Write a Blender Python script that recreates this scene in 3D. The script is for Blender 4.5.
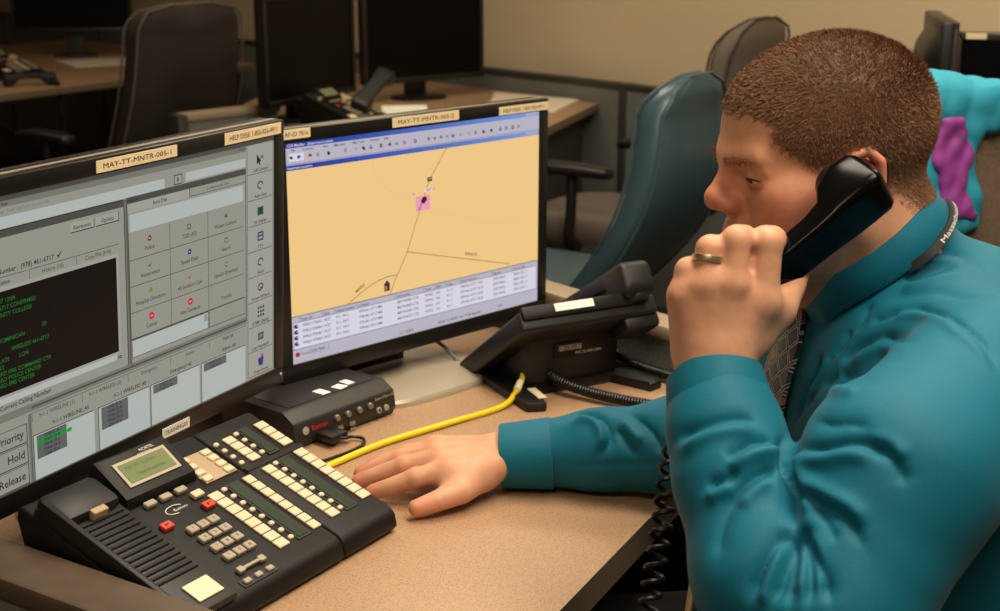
import bpy, bmesh, math, random
import numpy as np
from mathutils import Vector, Matrix

for o in list(bpy.data.objects):
    bpy.data.objects.remove(o, do_unlink=True)
SC = bpy.context.scene
COL = SC.collection
PI = math.pi

# ------------------------------------------------------------------ camera
cam_d = bpy.data.cameras.new('camera')
cam_d.sensor_width = 36.0
cam_d.lens = 36.0 * 1400 / 1000
cam_d.clip_start = 0.05
cam_d.dof.use_dof = True
cam_d.dof.focus_distance = 1.45
cam_d.dof.aperture_fstop = 9.0
cam = bpy.data.objects.new('camera', cam_d)
COL.objects.link(cam)
cam.location = (0, 0, 1.37)
cam.rotation_euler = (math.radians(75), 0, 0)
SC.camera = cam

# ------------------------------------------------------------------ colour management
SC.view_settings.view_transform = 'Standard'
SC.view_settings.look = 'None'
SC.view_settings.gamma = 1.0
SC.view_settings.use_curve_mapping = False
SC.view_settings.exposure = 0.08

# ------------------------------------------------------------------ world (dim interior ambience)
W = bpy.data.worlds.new('world')
SC.world = W
W.use_nodes = True
W.node_tree.nodes['Background'].inputs[0].default_value = (1.0, 0.86, 0.66, 1)
W.node_tree.nodes['Background'].inputs[1].default_value = 0.05

# ------------------------------------------------------------------ ceiling light panels (room's own lamps)
# (x, y, watts) of each ceiling panel, 2.7 m above the floor
PANELS = [(0.15, 1.85, 25), (0.80, 0.70, 36), (1.35, 3.0, 20), (-0.35, 4.2, 15), (-2.4, 5.2, 3), (-0.5, -0.3, 14)]
LIGHT_COL = (1.0, 0.87, 0.69)
ROOM_ROT = math.radians(-50)
def add_area(loc, watts, sx, sy):
    l = bpy.data.lights.new('ceiling_panel_light', 'AREA')
    l.shape = 'RECTANGLE'; l.size = sx; l.size_y = sy
    l.energy = watts; l.color = LIGHT_COL
    o = bpy.data.objects.new('ceiling_panel_light', l)
    COL.objects.link(o); o.location = loc; o.rotation_euler = (0, 0, ROOM_ROT)
    return o
for (lx, ly, lw) in PANELS:
    add_area((lx, ly, 2.665), lw, 1.16, 0.56)

# ------------------------------------------------------------------ materials
def lin(c):
    r = []
    for v in c[:3]:
        v = v / 255.0
        r.append(v / 12.92 if v <= 0.04045 else ((v + 0.055) / 1.055) ** 2.4)
    return (r[0], r[1], r[2], 1.0)
MATS = {}
def mat(name, rgb, rough=0.5, metal=0.0, spec=0.5, noise=None, bump=None, coat=0.0, sheen=0.0):
    """noise=(scale, rgb2, lo, hi) mixes a second colour; bump=(scale, strength)"""
    if name in MATS: return MATS[name]
    m = bpy.data.materials.new(name); m.use_nodes = True
    nt = m.node_tree; b = nt.nodes['Principled BSDF']
    b.inputs['Base Color'].default_value = lin(rgb)
    b.inputs['Roughness'].default_value = rough
    b.inputs['Metallic'].default_value = metal
    b.inputs['Specular IOR Level'].default_value = spec
    b.inputs['Coat Weight'].default_value = coat
    b.inputs['Sheen Weight'].default_value = sheen
    if noise or bump:
        tc = nt.nodes.new('ShaderNodeTexCoord')
    if noise:
        n = nt.nodes.new('ShaderNodeTexNoise'); n.inputs['Scale'].default_value = noise[0]; n.inputs['Detail'].default_value = 3
        r = nt.nodes.new('ShaderNodeValToRGB')
        r.color_ramp.elements[0].position = noise[2]; r.color_ramp.elements[0].color = lin(rgb)
        r.color_ramp.elements[1].position = noise[3]; r.color_ramp.elements[1].color = lin(noise[1])
        nt.links.new(tc.outputs['Object'], n.inputs['Vector'])
        nt.links.new(n.outputs['Fac'], r.inputs['Fac']); nt.links.new(r.outputs['Color'], b.inputs['Base Color'])
    if bump:
        n2 = nt.nodes.new('ShaderNodeTexNoise'); n2.inputs['Scale'].default_value = bump[0]; n2.inputs['Detail'].default_value = 4
        bp = nt.nodes.new('ShaderNodeBump'); bp.inputs['Strength'].default_value = bump[1]; bp.inputs['Distance'].default_value = 0.002
        nt.links.new(tc.outputs['Object'], n2.inputs['Vector'])
        nt.links.new(n2.outputs['Fac'], bp.inputs['Height']); nt.links.new(bp.outputs['Normal'], b.inputs['Normal'])
    MATS[name] = m
    return m
def mat_vcol_emit(name, strength):
    m = bpy.data.materials.new(name); m.use_nodes = True
    nt = m.node_tree; b = nt.nodes['Principled BSDF']
    a = nt.nodes.new('ShaderNodeVertexColor'); a.layer_name = 'ink'
    b.inputs['Base Color'].default_value = (0.004, 0.004, 0.004, 1); b.inputs['Roughness'].default_value = 0.45; b.inputs['Specular IOR Level'].default_value = 0.15
    nt.links.new(a.outputs['Color'], b.inputs['Emission Color'])
    b.inputs['Emission Strength'].default_value = strength
    MATS[name] = m
    return m

mat('wall_paint', (208, 188, 152), 0.9, bump=(60, 0.15))
mat('ceiling_tile', (225, 220, 208), 0.95)
mat('carpet', (86, 78, 68), 0.95, noise=(180, (58, 53, 47), 0.35, 0.65), bump=(300, 0.6))
mat('partition_fabric', (122, 122, 112), 0.95, noise=(420, (94, 95, 88), 0.35, 0.7), bump=(500, 0.5))
mat('partition_cap', (92, 76, 60), 0.45, noise=(30, (80, 66, 53), 0.3, 0.7))
mat('dark_cap', (52, 50, 46), 0.5)
mat('panel_light_cap', (150, 132, 108), 0.5)
mat('laminate', (178, 143, 110), 0.42, noise=(520, (140, 108, 80), 0.50, 0.66))
mat('laminate_edge', (120, 104, 84), 0.5)
mat('black_plastic', (24, 22, 21), 0.42, bump=(900, 0.08))
mat('gloss_black', (9, 8, 8), 0.18, spec=.14, coat=0.0)
mat('phone_body', (17, 15, 14), 0.5, spec=.3, bump=(1200, 0.10))
mat('phone_dark', (15, 14, 13), 0.5)
mat('key_cream', (216, 198, 164), 0.5)
mat('key_grey', (165, 152, 130), 0.5)
mat('key_tan', (176, 152, 118), 0.55)
mat('red_key', (214, 62, 40), 0.45)
mat('phone_lcd', (92, 106, 84), 0.25)
mat('lcd_green', (112, 126, 82), 0.25)
mat('lcd_ink', (62, 84, 52), 0.4)
mat('lcd_dark', (52, 62, 50), 0.22)
mat('monitor_black', (20, 18, 17), 0.38)
mat('bezel_edge', (56, 46, 37), 0.30, spec=0.7)
mat('screen_off', (5, 5, 5), 0.4, spec=.12)
mat('sticker', (244, 222, 178), 0.6)
mat('sticker_white', (246, 240, 226), 0.6)
mat('ink', (40, 34, 28), 0.7)
mat('ink_white', (220, 212, 200), 0.7)
mat('ink_red', (200, 30, 26), 0.6)
mat('steel', (170, 165, 158), 0.35, metal=0.9)
mat('silver_plastic', (176, 164, 144), 0.35, metal=0.15)
mat('gold_metal', (246, 226, 190), 0.3, metal=1.0)
mat('brass_trim', (190, 160, 110), 0.35, metal=0.6)
mat('yellow_cable', (236, 205, 30), 0.45)
mat('orange_cable', (170, 105, 40), 0.5)
mat('black_cable', (18, 17, 16), 0.4)
mat('grey_cable', (110, 102, 92), 0.5)
mat('paper', (232, 220, 196), 0.8)
mat('yellow_paper', (226, 214, 120), 0.8)
mat('card_white', (250, 246, 230), 0.7)
mat('blue_vinyl', (62, 86, 94), 0.32, bump=(200, 0.08))
mat('brown_fabric', (112, 100, 88), 0.95, noise=(600, (88, 78, 68), 0.35, 0.65), bump=(700, 0.4))
mat('dark_fabric', (54, 44, 37), 0.95, noise=(400, (42, 34, 29), 0.35, 0.65), bump=(700, 0.3))
mat('weave_fabric', (128, 106, 84), 0.95, noise=(500, (96, 80, 66), 0.42, 0.6), bump=(500, 0.5))
mat('teal_jacket', (40, 158, 184), 0.75, bump=(60, 0.3))
mat('purple_lining', (150, 62, 150), 0.55, bump=(40, 0.4))
mat('trouser', (30, 29, 32), 0.9, bump=(600, 0.3))
mat('shoe', (20, 18, 17), 0.3)
mat('box_black', (34, 31, 29), 0.5, bump=(1500, 0.1))
mat('lens_glow', (200, 200, 190), 0.3)
mat('green_led', (60, 170, 130), 0.3)

# ------------------------------------------------------------------ mesh helpers
def rotz(a):
    return Matrix.Rotation(a, 4, 'Z')
class MB:
    """collects shapes; build() links them as one mesh object"""
    def __init__(self):
        self.v = []; self.f = []; self.m = []; self.c = []; self.bold = 0.0
    def add(self, verts, faces, mi=0, M=None, col=None):
        o = len(self.v)
        if M is not None: verts = [M @ Vector(p) for p in verts]
        self.v.extend([tuple(p) for p in verts])
        for f in faces:
            self.f.append([o + i for i in f]); self.m.append(mi); self.c.append(col)
    def box(self, c, s, mi=0, M=None, bev=0.0, seg=2, R=None):
        bm = bmesh.new(); bmesh.ops.create_cube(bm, size=1.0)
        for v in bm.verts: v.co = Vector((v.co.x * s[0], v.co.y * s[1], v.co.z * s[2]))
        if bev > 0: bmesh.ops.bevel(bm, geom=bm.edges[:], offset=bev, segments=seg, profile=0.5, affect='EDGES')
        T = Matrix.Translation(Vector(c))
        if R is not None: T = T @ R
        if M is not None: T = M @ T
        self.bm(bm, mi, T)
    def bm(self, bm, mi=0, T=None):
        bm.verts.index_update()
        self.add([v.co.copy() for v in bm.verts], [[v.index for v in f.verts] for f in bm.faces], mi, T)
        bm.free()
    def prism(self, poly, z0, z1, mi=0, M=None, bev=0.0, seg=2):
        """poly: list of (x, y) counter-clockwise, extruded along z"""
        bm = bmesh.new(); n = len(poly)
        lo = [bm.verts.new((p[0], p[1], z0)) for p in poly]; hi = [bm.verts.new((p[0], p[1], z1)) for p in poly]
        bm.faces.new(lo[::-1]); bm.faces.new(hi)
        for i in range(n):
            j = (i + 1) % n; bm.faces.new((lo[i], lo[j], hi[j], hi[i]))
        if bev > 0: bmesh.ops.bevel(bm, geom=bm.edges[:], offset=bev, segments=seg, profile=0.5, affect='EDGES')
        self.bm(bm, mi, M)
    def loft(self, rings, mi=0, M=None, caps=True, closed=True):
        n = len(rings[0]); vs = [p for r in rings for p in r]; fs = []
        for i in range(len(rings) - 1):
            for j in range(n if closed else n - 1):
                k = (j + 1) % n
                fs.append([i * n + j, i * n + k, (i + 1) * n + k, (i + 1) * n + j])
        if caps and closed:
            fs.append(list(range(n))[::-1]); fs.append([(len(rings) - 1) * n + j for j in range(n)])
        self.add(vs, fs, mi, M)
    def tube(self, pts, r, n=8, mi=0, M=None, caps=True):
        pts = [Vector(p) for p in pts]; rings = []
        up = Vector((0, 0, 1)); prev = None
        for i, p in enumerate(pts):
            t = (pts[min(i + 1, len(pts) - 1)] - pts[max(i - 1, 0)])
            if t.length < 1e-9: t = Vector((0, 0, 1))
            t.normalize()
            if prev is None:
                a = t.cross(up)
                if a.length < 1e-3: a = t.cross(Vector((1, 0, 0)))
            else:
                a = prev - t * prev.dot(t)
            a.normalize(); b = t.cross(a); prev = a
            rr = r[i] if isinstance(r, (list, tuple)) else r
            rings.append([p + (a * math.cos(2 * PI * j / n) + b * math.sin(2 * PI * j / n)) * rr for j in range(n)])
        self.loft(rings, mi, M, caps)
    def lathe(self, prof, n=20, mi=0, M=None):
        rings = [[(r * math.cos(2 * PI * j / n), r * math.sin(2 * PI * j / n), z) for j in range(n)] for (r, z) in prof]
        self.loft(rings, mi, M, True)
    def quad2(self, x0, y0, x1, y1, z, col=None, mi=0, M=None):
        self.add([(x0, y0, z), (x1, y0, z), (x1, y1, z), (x0, y1, z)], [[0, 1, 2, 3]], mi, M, col)
    def text(self, s, x, y, h, z, col=None, mi=0, M=None, width=None, align='L', rot=0.0):
        vs, fs, w = text_mesh(s, self.bold)
        sx = h / 0.70; sy = sx
        if width: sx = width / max(w, 1e-6)
        tw = w * sx
        ox = {'L': 0, 'C': -tw / 2, 'R': -tw}[align]
        c, sn = math.cos(rot), math.sin(rot)
        out = []
        for p in vs:
            a, b = p[0] * sx + ox, p[1] * sy
            out.append((x + a * c - b * sn, y + a * sn + b * c, z))
        self.add(out, fs, mi, M, col)
    def build(self, name, mats, parent=None, smooth=40, loc=None):
        me = bpy.data.meshes.new(name)
        me.from_pydata(self.v, [], self.f); me.update()
        if not isinstance(mats, (list, tuple)): mats = [mats]
        for m in mats: me.materials.append(MATS[m] if isinstance(m, str) else m)
        if any(self.m): me.polygons.foreach_set('material_index', self.m)
        if any(c is not None for c in self.c):
            at = me.color_attributes.new('ink', 'FLOAT_COLOR', 'CORNER')
            buf = []
            for f, c in zip(self.f, self.c):
                cc = lin(c) if c else (0, 0, 0, 1)
                buf.extend(list(cc) * len(f))
            at.data.foreach_set('color', buf)
        if smooth:
            me.polygons.foreach_set('use_smooth', [True] * len(me.polygons))
            me.set_sharp_from_angle(angle=math.radians(smooth))
        o = bpy.data.objects.new(name, me); COL.objects.link(o)
        if parent is not None: o.parent = parent
        if loc is not None: o.location = loc
        return o
TXT = {}
def text_mesh(s, bold=0.0):
    if (s, bold) in TXT: return TXT[(s, bold)]
    cu = bpy.data.curves.new('t', 'FONT'); cu.body = s; cu.size = 1.0; cu.resolution_u = 2; cu.offset = bold
    ob = bpy.data.objects.new('t', cu); COL.objects.link(ob)
    dg = bpy.context.evaluated_depsgraph_get(); ev = ob.evaluated_get(dg); me = ev.to_mesh()
    vs = [v.co.copy() for v in me.vertices]; fs = [list(p.vertices) for p in me.polygons]
    ev.to_mesh_clear(); bpy.data.objects.remove(ob); bpy.data.curves.remove(cu)
    x0 = min([v.x for v in vs], default=0); x1 = max([v.x for v in vs], default=0)
    vs = [(v.x - x0, v.y) for v in vs]
    TXT[(s, bold)] = (vs, fs, x1 - x0)
    return TXT[(s, bold)]
def sellipse(c, ax, ay, a, b, n=24, e=2.0):
    """super-ellipse ring about c in the plane (ax, ay)"""
    c = Vector(c); ax = Vector(ax); ay = Vector(ay); out = []
    for j in range(n):
        t = 2 * PI * j / n; ct, st = math.cos(t), math.sin(t)
        out.append(c + ax * (a * math.copysign(abs(ct) ** (2 / e), ct)) + ay * (b * math.copysign(abs(st) ** (2 / e), st)))
    return out
def spline(pts, n):
    """Catmull-Rom through pts, n samples per span"""
    P = [np.array(p, float) for p in pts]; P = [2 * P[0] - P[1]] + P + [2 * P[-1] - P[-2]]; out = []
    for i in range(1, len(P) - 2):
        for k in range(n):
            t = k / n
            out.append(0.5 * (2 * P[i] + (P[i + 1] - P[i - 1]) * t + (2 * P[i - 1] - 5 * P[i] + 4 * P[i + 1] - P[i + 2]) * t * t
                              + (3 * P[i] - P[i - 1] - 3 * P[i + 1] + P[i + 2]) * t ** 3))
    out.append(P[-2])
    return [tuple(p) for p in out]
def empty(name, M=None):
    o = bpy.data.objects.new(name, None); COL.objects.link(o); o.empty_display_size = 0.05
    if M is not None: o.matrix_world = M
    return o
def tag(o, label=None, cat=None, group=None, kind=None):
    if label: o['label'] = label
    if cat: o['category'] = cat
    if group: o['group'] = group
    if kind: o['kind'] = kind
    return o
def thing(name, label, cat, M=None, group=None):
    return tag(empty(name, M), label, cat, group)
def inst(src, name, M, parent):
    """another part sharing src's mesh"""
    o = bpy.data.objects.new(name, src.data); COL.objects.link(o); o.parent = parent; o.matrix_local = M
    return o
def frameM(origin, x, y):
    x = Vector(x).normalized(); y = Vector(y); y = (y - x * y.dot(x)).normalized(); z = x.cross(y)
    M = Matrix.Identity(4)
    for i in range(3):
        M[i][0] = x[i]; M[i][1] = y[i]; M[i][2] = z[i]; M[i][3] = origin[i]
    return M
# ================================================================== the room
RA = Vector((math.cos(ROOM_ROT), math.sin(ROOM_ROT), 0))      # along the far wall
RK = Vector((-RA.y, RA.x, 0))                                 # towards the far wall
def room(m, k, z=0.0):
    return RA * m + RK * k + Vector((0, 0, z))
ROOM = Matrix.Rotation(ROOM_ROT, 4, 'Z')
M0, M1, K0, K1, ZC = -11.5, 4.0, -3.2, 3.80, 2.7
def struct(name, mb, m, parent=None, smooth=0):
    o = mb.build(name, m, parent, smooth)
    if parent is None: o['kind'] = 'structure'
    return o
b = MB(); b.box(((M0 + M1) / 2, (K0 + K1) / 2, -0.05), (M1 - M0 + .4, K1 - K0 + .4, 0.1), M=ROOM); struct('floor', b, 'carpet')
b = MB(); b.box(((M0 + M1) / 2, (K0 + K1) / 2, ZC + 0.05), (M1 - M0 + .4, K1 - K0 + .4, 0.1), M=ROOM); ceiling = struct('ceiling', b, 'ceiling_tile')
b = MB(); b.box(((M0 + M1) / 2, K1 + 0.05, ZC / 2), (M1 - M0 + .2, 0.1, ZC), M=ROOM); struct('wall_back', b, 'wall_paint')
b = MB(); b.box(((M0 + M1) / 2, K0 - 0.05, ZC / 2), (M1 - M0 + .2, 0.1, ZC), M=ROOM); struct('wall_front', b, 'wall_paint')
b = MB(); b.box((M0 - 0.05, (K0 + K1) / 2, ZC / 2), (0.1, K1 - K0, ZC), M=ROOM); struct('wall_left', b, 'wall_paint')
b = MB(); b.box((M1 + 0.05, (K0 + K1) / 2, ZC / 2), (0.1, K1 - K0, ZC), M=ROOM); struct('wall_right', b, 'wall_paint')
# ceiling lamp housings with their diffusers
m_diff = bpy.data.materials.new('lamp_diffuser'); m_diff.use_nodes = True
_b = m_diff.node_tree.nodes['Principled BSDF']; _b.inputs['Emission Color'].default_value = (1, 0.86, 0.66, 1); _b.inputs['Emission Strength'].default_value = 2.0
MATS['lamp_diffuser'] = m_diff
mat('lamp_housing', (235, 232, 225), 0.5)
for i, (lx, ly, lw) in enumerate(PANELS):
    near = ['above the seated man and his desk', 'over the aisle behind the seated man', 'over the black screens beside the jacket', 'over the middle workstation',
            'over the workstation with the notched dark chair', 'over the aisle behind the left monitor'][i]
    t = thing('ceiling_lamp', 'recessed rectangular fluorescent ceiling panel ' + near, 'ceiling lamp',
              Matrix.Translation((lx, ly, 2.7)) @ ROOM)
    b = MB()
    for (cx, cy, sx, sy) in ((0, .29, 1.24, .04), (0, -.29, 1.24, .04), (.60, 0, .04, .54), (-.60, 0, .04, .54)):
        b.box((cx, cy, -0.0125), (sx, sy, .025))
    b.build('lamp_frame', 'lamp_housing', t, 0)
    b = MB(); b.box((0, 0, -0.008), (1.16, .54, .012)); b.build('diffuser', 'lamp_diffuser', t, 0)
# low cubicle partition that runs along the far wall: panels between posts
pt = tag(empty('trim_1', ROOM), kind='structure')
post_m = [-3.70 + 1.5 * i for i in range(-5, 4)]
KP = 3.725
proto = None
for i in range(len(post_m) - 1):
    a0, a1 = post_m[i] + .02, post_m[i + 1] - .02
    if proto is None:
        b = MB(); b.box((0, 0, 0.405), (a1 - a0, .05, .79)); proto = b.build('panel', 'partition_fabric', pt, 0)
        proto.location = ((a0 + a1) / 2, KP, 0)
        b = MB(); b.box((0, 0, 0.81), (a1 - a0, .06, .022), bev=.004); pc = b.build('cap', 'dark_cap', pt); pc.location = proto.location
    else:
        inst(proto, 'panel', Matrix.Translation(((a0 + a1) / 2, KP, 0)), pt)
        inst(pc, 'cap', Matrix.Translation(((a0 + a1) / 2, KP, 0)), pt)
proto = None
for a in post_m:
    if proto is None:
        b = MB(); b.box((0, 0, 0.411), (.036, .064, .822), bev=.004); proto = b.build('post', 'dark_cap', pt); proto.location = (a, KP, 0)
    else: inst(proto, 'post', Matrix.Translation((a, KP, 0)), pt)

# ================================================================== generic office chair
def section_loft(mb, secs, n=28, e=3.2, mi=0, M=None):
    """secs: (centre, half_width, half_depth, x-axis, y-axis)"""
    mb.loft([sellipse(c, ax, ay, a, d, n, e) for (c, a, d, ax, ay) in secs], mi, M)
def office_chair(label, M, fabric, shell=None, back_w=.24, back_h=.56, back_z=.50, recline=12, notch=0.0, arms=True, seat_z=.47,
                 thick=.045, group=None, piping=None, taper=.72, col='black_plastic', curve=.05, seat_w=.25):
    """chair faces local +x; origin on the floor below the seat"""
    t = thing('office_chair', label, 'chair', M, group)
    X, Y, Z = Vector((1, 0, 0)), Vector((0, 1, 0)), Vector((0, 0, 1))
    # seat
    b = MB()
    prof = [(-.025, .86), (-.04, .95), (-.02, 1.0), (.012, 1.0), (.034, .95), (.045, .80), (.047, .45)]
    b.loft([sellipse((0.0, 0, seat_z + z), X, Y, .25 * s, seat_w * s, 36, 3.4) for (z, s) in prof])
    b.build('seat', fabric, t, 60)
    # backrest: a curved padded slab
    rc = math.radians(recline); secs = []; secs2 = []
    N = 22
    for i in range(N + 1):
        u = i / N
        zz = back_z + back_h * u
        xx = -.235 - math.tan(rc) * back_h * u - curve * math.sin(PI * min(u * 1.15, 1)) + curve * .5
        end = 1.0
        if u < .12: end = math.sqrt(max(0, 1 - ((.12 - u) / .12) ** 2)) * .5 + .5
        if u > .86: end = math.sqrt(max(0, 1 - ((u - .86) / .14) ** 2)) * .52 + .48
        w = back_w * (1 - (1 - taper) * abs(u - .38) ** 1.5 * 2.0) * end
        th = thick * (1.0 if .05 < u < .95 else .72)
        if u == 0 or u == 1: w *= .8; th *= .5
        secs.append((Vector((xx, 0, zz)), w, th, Y, X)); secs2.append((Vector((xx - th * .55, 0, zz)), w * .93, th * .75, Y, X))
    def notchf(mb):
        if notch:
            mb.v = [(p[0], p[1], p[2] - notch * math.exp(-(p[1] / .07) ** 2) * max(0, (p[2] - back_z - back_h * .55) / (back_h * .45))) for p in mb.v]
    b = MB(); section_loft(b, secs, 36, 3.6); notchf(b); bk = b.build('backrest', fabric, t, 60)
    if shell:
        b = MB(); section_loft(b, secs2[1:-1], 36, 3.6); notchf(b); b.build('back_shell', shell, bk, 60)
    if piping:
        for sgn in (1, -1):
            b = MB(); b.tube([(s[0].x + sgn * s[2] * .72 - .002, s[1] * 1.0 * sd, s[0].z) for sd in (1,) for s in secs[1:]]
                             + [(s[0].x + sgn * s[2] * .72 - .002, -s[1], s[0].z) for s in secs[1:][::-1]], .004, 6)
            notchf(b); b.build('piping', piping, bk)
    # spine, column, base
    b = MB(); b.tube(spline([(-.08, 0, seat_z - .05), (-.22, 0, seat_z - .04), (-.285 - .02, 0, seat_z + .05), (-.29 - .05, 0, back_z + .22)], 6), [.022] * 12 + [.02] * 7, 10)
    b.build('back_support', col, t)
    b = MB(); b.lathe([(.03, .10), (.03, .26), (.022, .26), (.022, seat_z - .07), (.07, seat_z - .06), (.09, seat_z - .035)], 18); b.build('gas_column', col, t)
    leg = wheel = None
    for i in range(5):
        a = 2 * PI * i / 5 + .3
        Ml = Matrix.Rotation(a, 4, 'Z')
        if leg is None:
            b = MB(); b.loft([sellipse((x, 0, z), Y, Z, w, h, 10, 3) for (x, z, w, h) in ((.02, .115, .03, .025), (.15, .10, .024, .02), (.30, .08, .018, .014))])
            leg = b.build('base_leg', col, t); leg.matrix_local = Ml
            b = MB()
            for s in (-1, 1): b.lathe([(.006, -.01), (.026, -.01), (.03, -.006), (.03, .006), (.026, .01), (.006, .01)], 16, M=Matrix.Translation((.29, s * .017, .03)) @ Matrix.Rotation(PI / 2, 4, 'X'))
            b.tube([(.29, 0, .03), (.29, 0, .075)], .008, 8); b.tube([(.29, -.018, .03), (.29, .018, .03)], .007, 8)
            wheel = b.build('caster', 'black_plastic', t); wheel.matrix_local = Ml
        else:
            inst(leg, 'base_leg', Ml, t); inst(wheel, 'caster', Ml, t)
    if arms:
        for s in (-1, 1):
            b = MB(); b.tube(spline([(.0, s * .15, seat_z - .035), (-.01, s * .29, seat_z - .03), (-.02, s * .305, seat_z + .08), (-.02, s * .30, seat_z + .185)], 6), .017, 10)
            ar = b.build('arm_bracket', col, t)
            b = MB(); b.loft([sellipse((x, s * .30, seat_z + .20 + dz), Y, Z, w, h, 16, 2.8) for (x, w, h, dz) in
                              ((-.155, .015, .008, -.004), (-.145, .03, .016, 0), (-.05, .042, .02, .004), (.06, .042, .02, .004), (.12, .032, .017, -.004), (.135, .015, .008, -.008))])
            b.build('arm_pad', 'black_plastic', ar)
    return t
def chairM(x, y, deg):
    return Matrix.Translation((x, y, 0)) @ Matrix.Rotation(math.radians(deg), 4, 'Z')
office_chair('dark brown office chair with a notched high back and light piping at the far desk', chairM(-1.43, 5.15, 144), 'dark_fabric', back_w=.25, back_h=.68, back_z=.46, recline=20, notch=.05, piping='brown_fabric', taper=.9, thick=.05)
office_chair('blue-green vinyl office chair with tall smooth back in front of a brown fabric chair', chairM(.06, 3.62, 148), 'blue_vinyl', back_w=.23, back_h=.62, back_z=.42, recline=25, arms=False, thick=.05, taper=.62, piping='blue_vinyl', curve=.09)
office_chair('brown grey fabric office chair with black arms behind the blue-green vinyl chair', chairM(.36, 4.45, 148), 'brown_fabric', back_w=.25, back_h=.68, back_z=.44, recline=22, taper=.8, piping='dark_fabric')
office_chair('tan woven fabric office chair back with a teal and purple jacket over it', chairM(.69, 2.72, 100), 'weave_fabric', back_w=.25, back_h=.655, back_z=.46, recline=8, taper=.75)

# ================================================================== background workstations
def poly_prism_thing(name, label, cat, poly, z0, z1, top_mat, edge_mat, legs, part='worktop', inset=.0):
    t = thing(name, label, cat)
    b = MB(); b.prism(poly, z0, z1, bev=.003); b.f and None
    o = b.build(part, [top_mat, edge_mat], t, 30)
    for p in o.data.polygons:
        if abs(p.normal.z) < .6: p.material_index = 1
    for (x, y, sx, sy, a) in legs:
        b = MB(); b.box((0, 0, z0 / 2), (sx, sy, z0), bev=.003); q = b.build('leg_panel', 'dark_cap', t)
        q.location = (x, y, 0); q.rotation_euler = (0, 0, math.radians(a))
    return t
poly_prism_thing('desk', 'tan laminate desk with a dark monitor and loose paper near the notched chair', 'desk',
                 [(-2.75, 4.30), (-1.20, 6.93), (-2.55, 8.54), (-4.2, 5.8)], .71, .74, 'laminate', 'laminate_edge',
                 [(-1.42, 6.88, .03, .45, -30), (-2.75, 4.7, .03, .5, -30)])
poly_prism_thing('desk', 'tan laminate desk carrying two black screens turned to each other and a phone', 'desk',
                 [(-.12, 3.80), (.15, 4.615), (.37, 5.30), (.33, 5.345), (-.86, 6.76), (-.98, 5.02), (-.68, 4.66)], .71, .74, 'laminate', 'laminate_edge',
                 [(.22, 5.05, .03, .5, -18), (-.84, 5.25, .03, .4, -10)])
poly_prism_thing('desk', 'laminate desk under the black screens behind the draped jacket', 'desk',
                 [(1.02, 3.30), (2.1, 2.3), (2.62, 2.4), (.98, 4.36), (.86, 4.2)], .71, .74, 'laminate', 'laminate_edge',
                 [(1.12, 3.6, .03, .5, -10), (2.2, 2.6, .03, .4, 40)])
# low end panel standing beside the middle desk
t = thing('partition', 'low grey fabric partition end with tan cap beside the middle desk', 'partition', Matrix.Translation((-.88, 4.56, 0)) @ rotz(math.radians(48)))
b = MB(); b.box((0, 0, .40), (.36, .045, .78)); b.build('panel', 'partition_fabric', t, 0)
b = MB(); b.box((0, 0, .80), (.38, .06, .025), bev=.004); b.build('cap', 'panel_light_cap', t)
b = MB(); b.box((-.20, 0, .405), (.04, .06, .81), bev=.004); b.build('post', 'dark_cap', t)

def monitor(label, M, w=.51, h=.33, scr=None, rot_foot=True, stand_h=.10, base_mat='monitor_black', foot=(.11, .09), tilt=0, name='monitor', group=None, stickers=True):
    """screen faces local -y, origin on the desk below the screen; scr z-offset stand_h"""
    t = thing(name, label, 'monitor', M, group)
    T = Matrix.Translation((0, 0, stand_h)) @ Matrix.Rotation(math.radians(tilt), 4, 'X')
    b = MB(); b.box((0, .022, h / 2), (w, .03, h), M=T, bev=.006)
    b.loft([sellipse((0, y, h / 2), (1, 0, 0), (0, 0, 1), a, c, 24, 4) for (y, a, c) in ((.036, w * .46, h * .44), (.062, w * .36, h * .32), (.068, w * .30, h * .26))], M=T)
    hs = b.build('housing', 'monitor_black', t)
    b = MB()
    for (cx, cz, sx, sz) in ((0, h - .009, w, .018), (0, .011, w, .022), (-w / 2 + .009, h / 2, .018, h), (w / 2 - .009, h / 2, .018, h)):
        b.box((cx, .004, cz), (sx, .012, sz), M=T, bev=.003)
    b.build('bezel', 'bezel_edge' if stickers else 'monitor_black', t)
    b = MB(); b.box((0, .0075, h / 2), (w - .034, .006, h - .036), M=T); b.build('screen', 'screen_off', t, 0)
    b = MB(); b.box((0, .075, stand_h * .5 + .04), (.09, .03, stand_h + .07), bev=.006); b.build('stand_neck', base_mat, t)
    b = MB(); b.loft([sellipse((0, .05, z), (1, 0, 0), (0, 1, 0), foot[0] * s, foot[1] * s, 32, 2.4) for (z, s) in ((0, 1), (.008, 1), (.014, .92), (.018, .6))]); b.build('foot', base_mat, t)
    return t
def MZ(x, y, z, deg):
    return Matrix.Translation((x, y, z)) @ rotz(math.radians(deg))
monitor('switched-off black monitor on the desk beside the notched chair', MZ(-2.19, 7.30, .74, 8), w=.60, h=.37, stand_h=.125, stickers=False, base_mat='dark_cap')
monitor('switched-off black screen turned sideways behind a desk phone on the middle desk', MZ(-.635, 4.80, .74, 66), w=.58, h=.36, stand_h=.07, stickers=False)
monitor('switched-off black screen on oval foot against the wall on the middle desk', MZ(-.285, 5.42, .74, 38), w=.56, h=.36, stand_h=.07, stickers=False)
m1 = monitor('dark monitor seen edge-on beside a stickered black screen behind the jacket', MZ(1.085, 3.45, .74, 78), w=.50, h=.33, stand_h=.10)
m2 = monitor('switched-off black screen with two paper stickers behind the draped jacket', MZ(1.285, 3.20, .74, -15), w=.50, h=.33, stand_h=.075)
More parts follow.
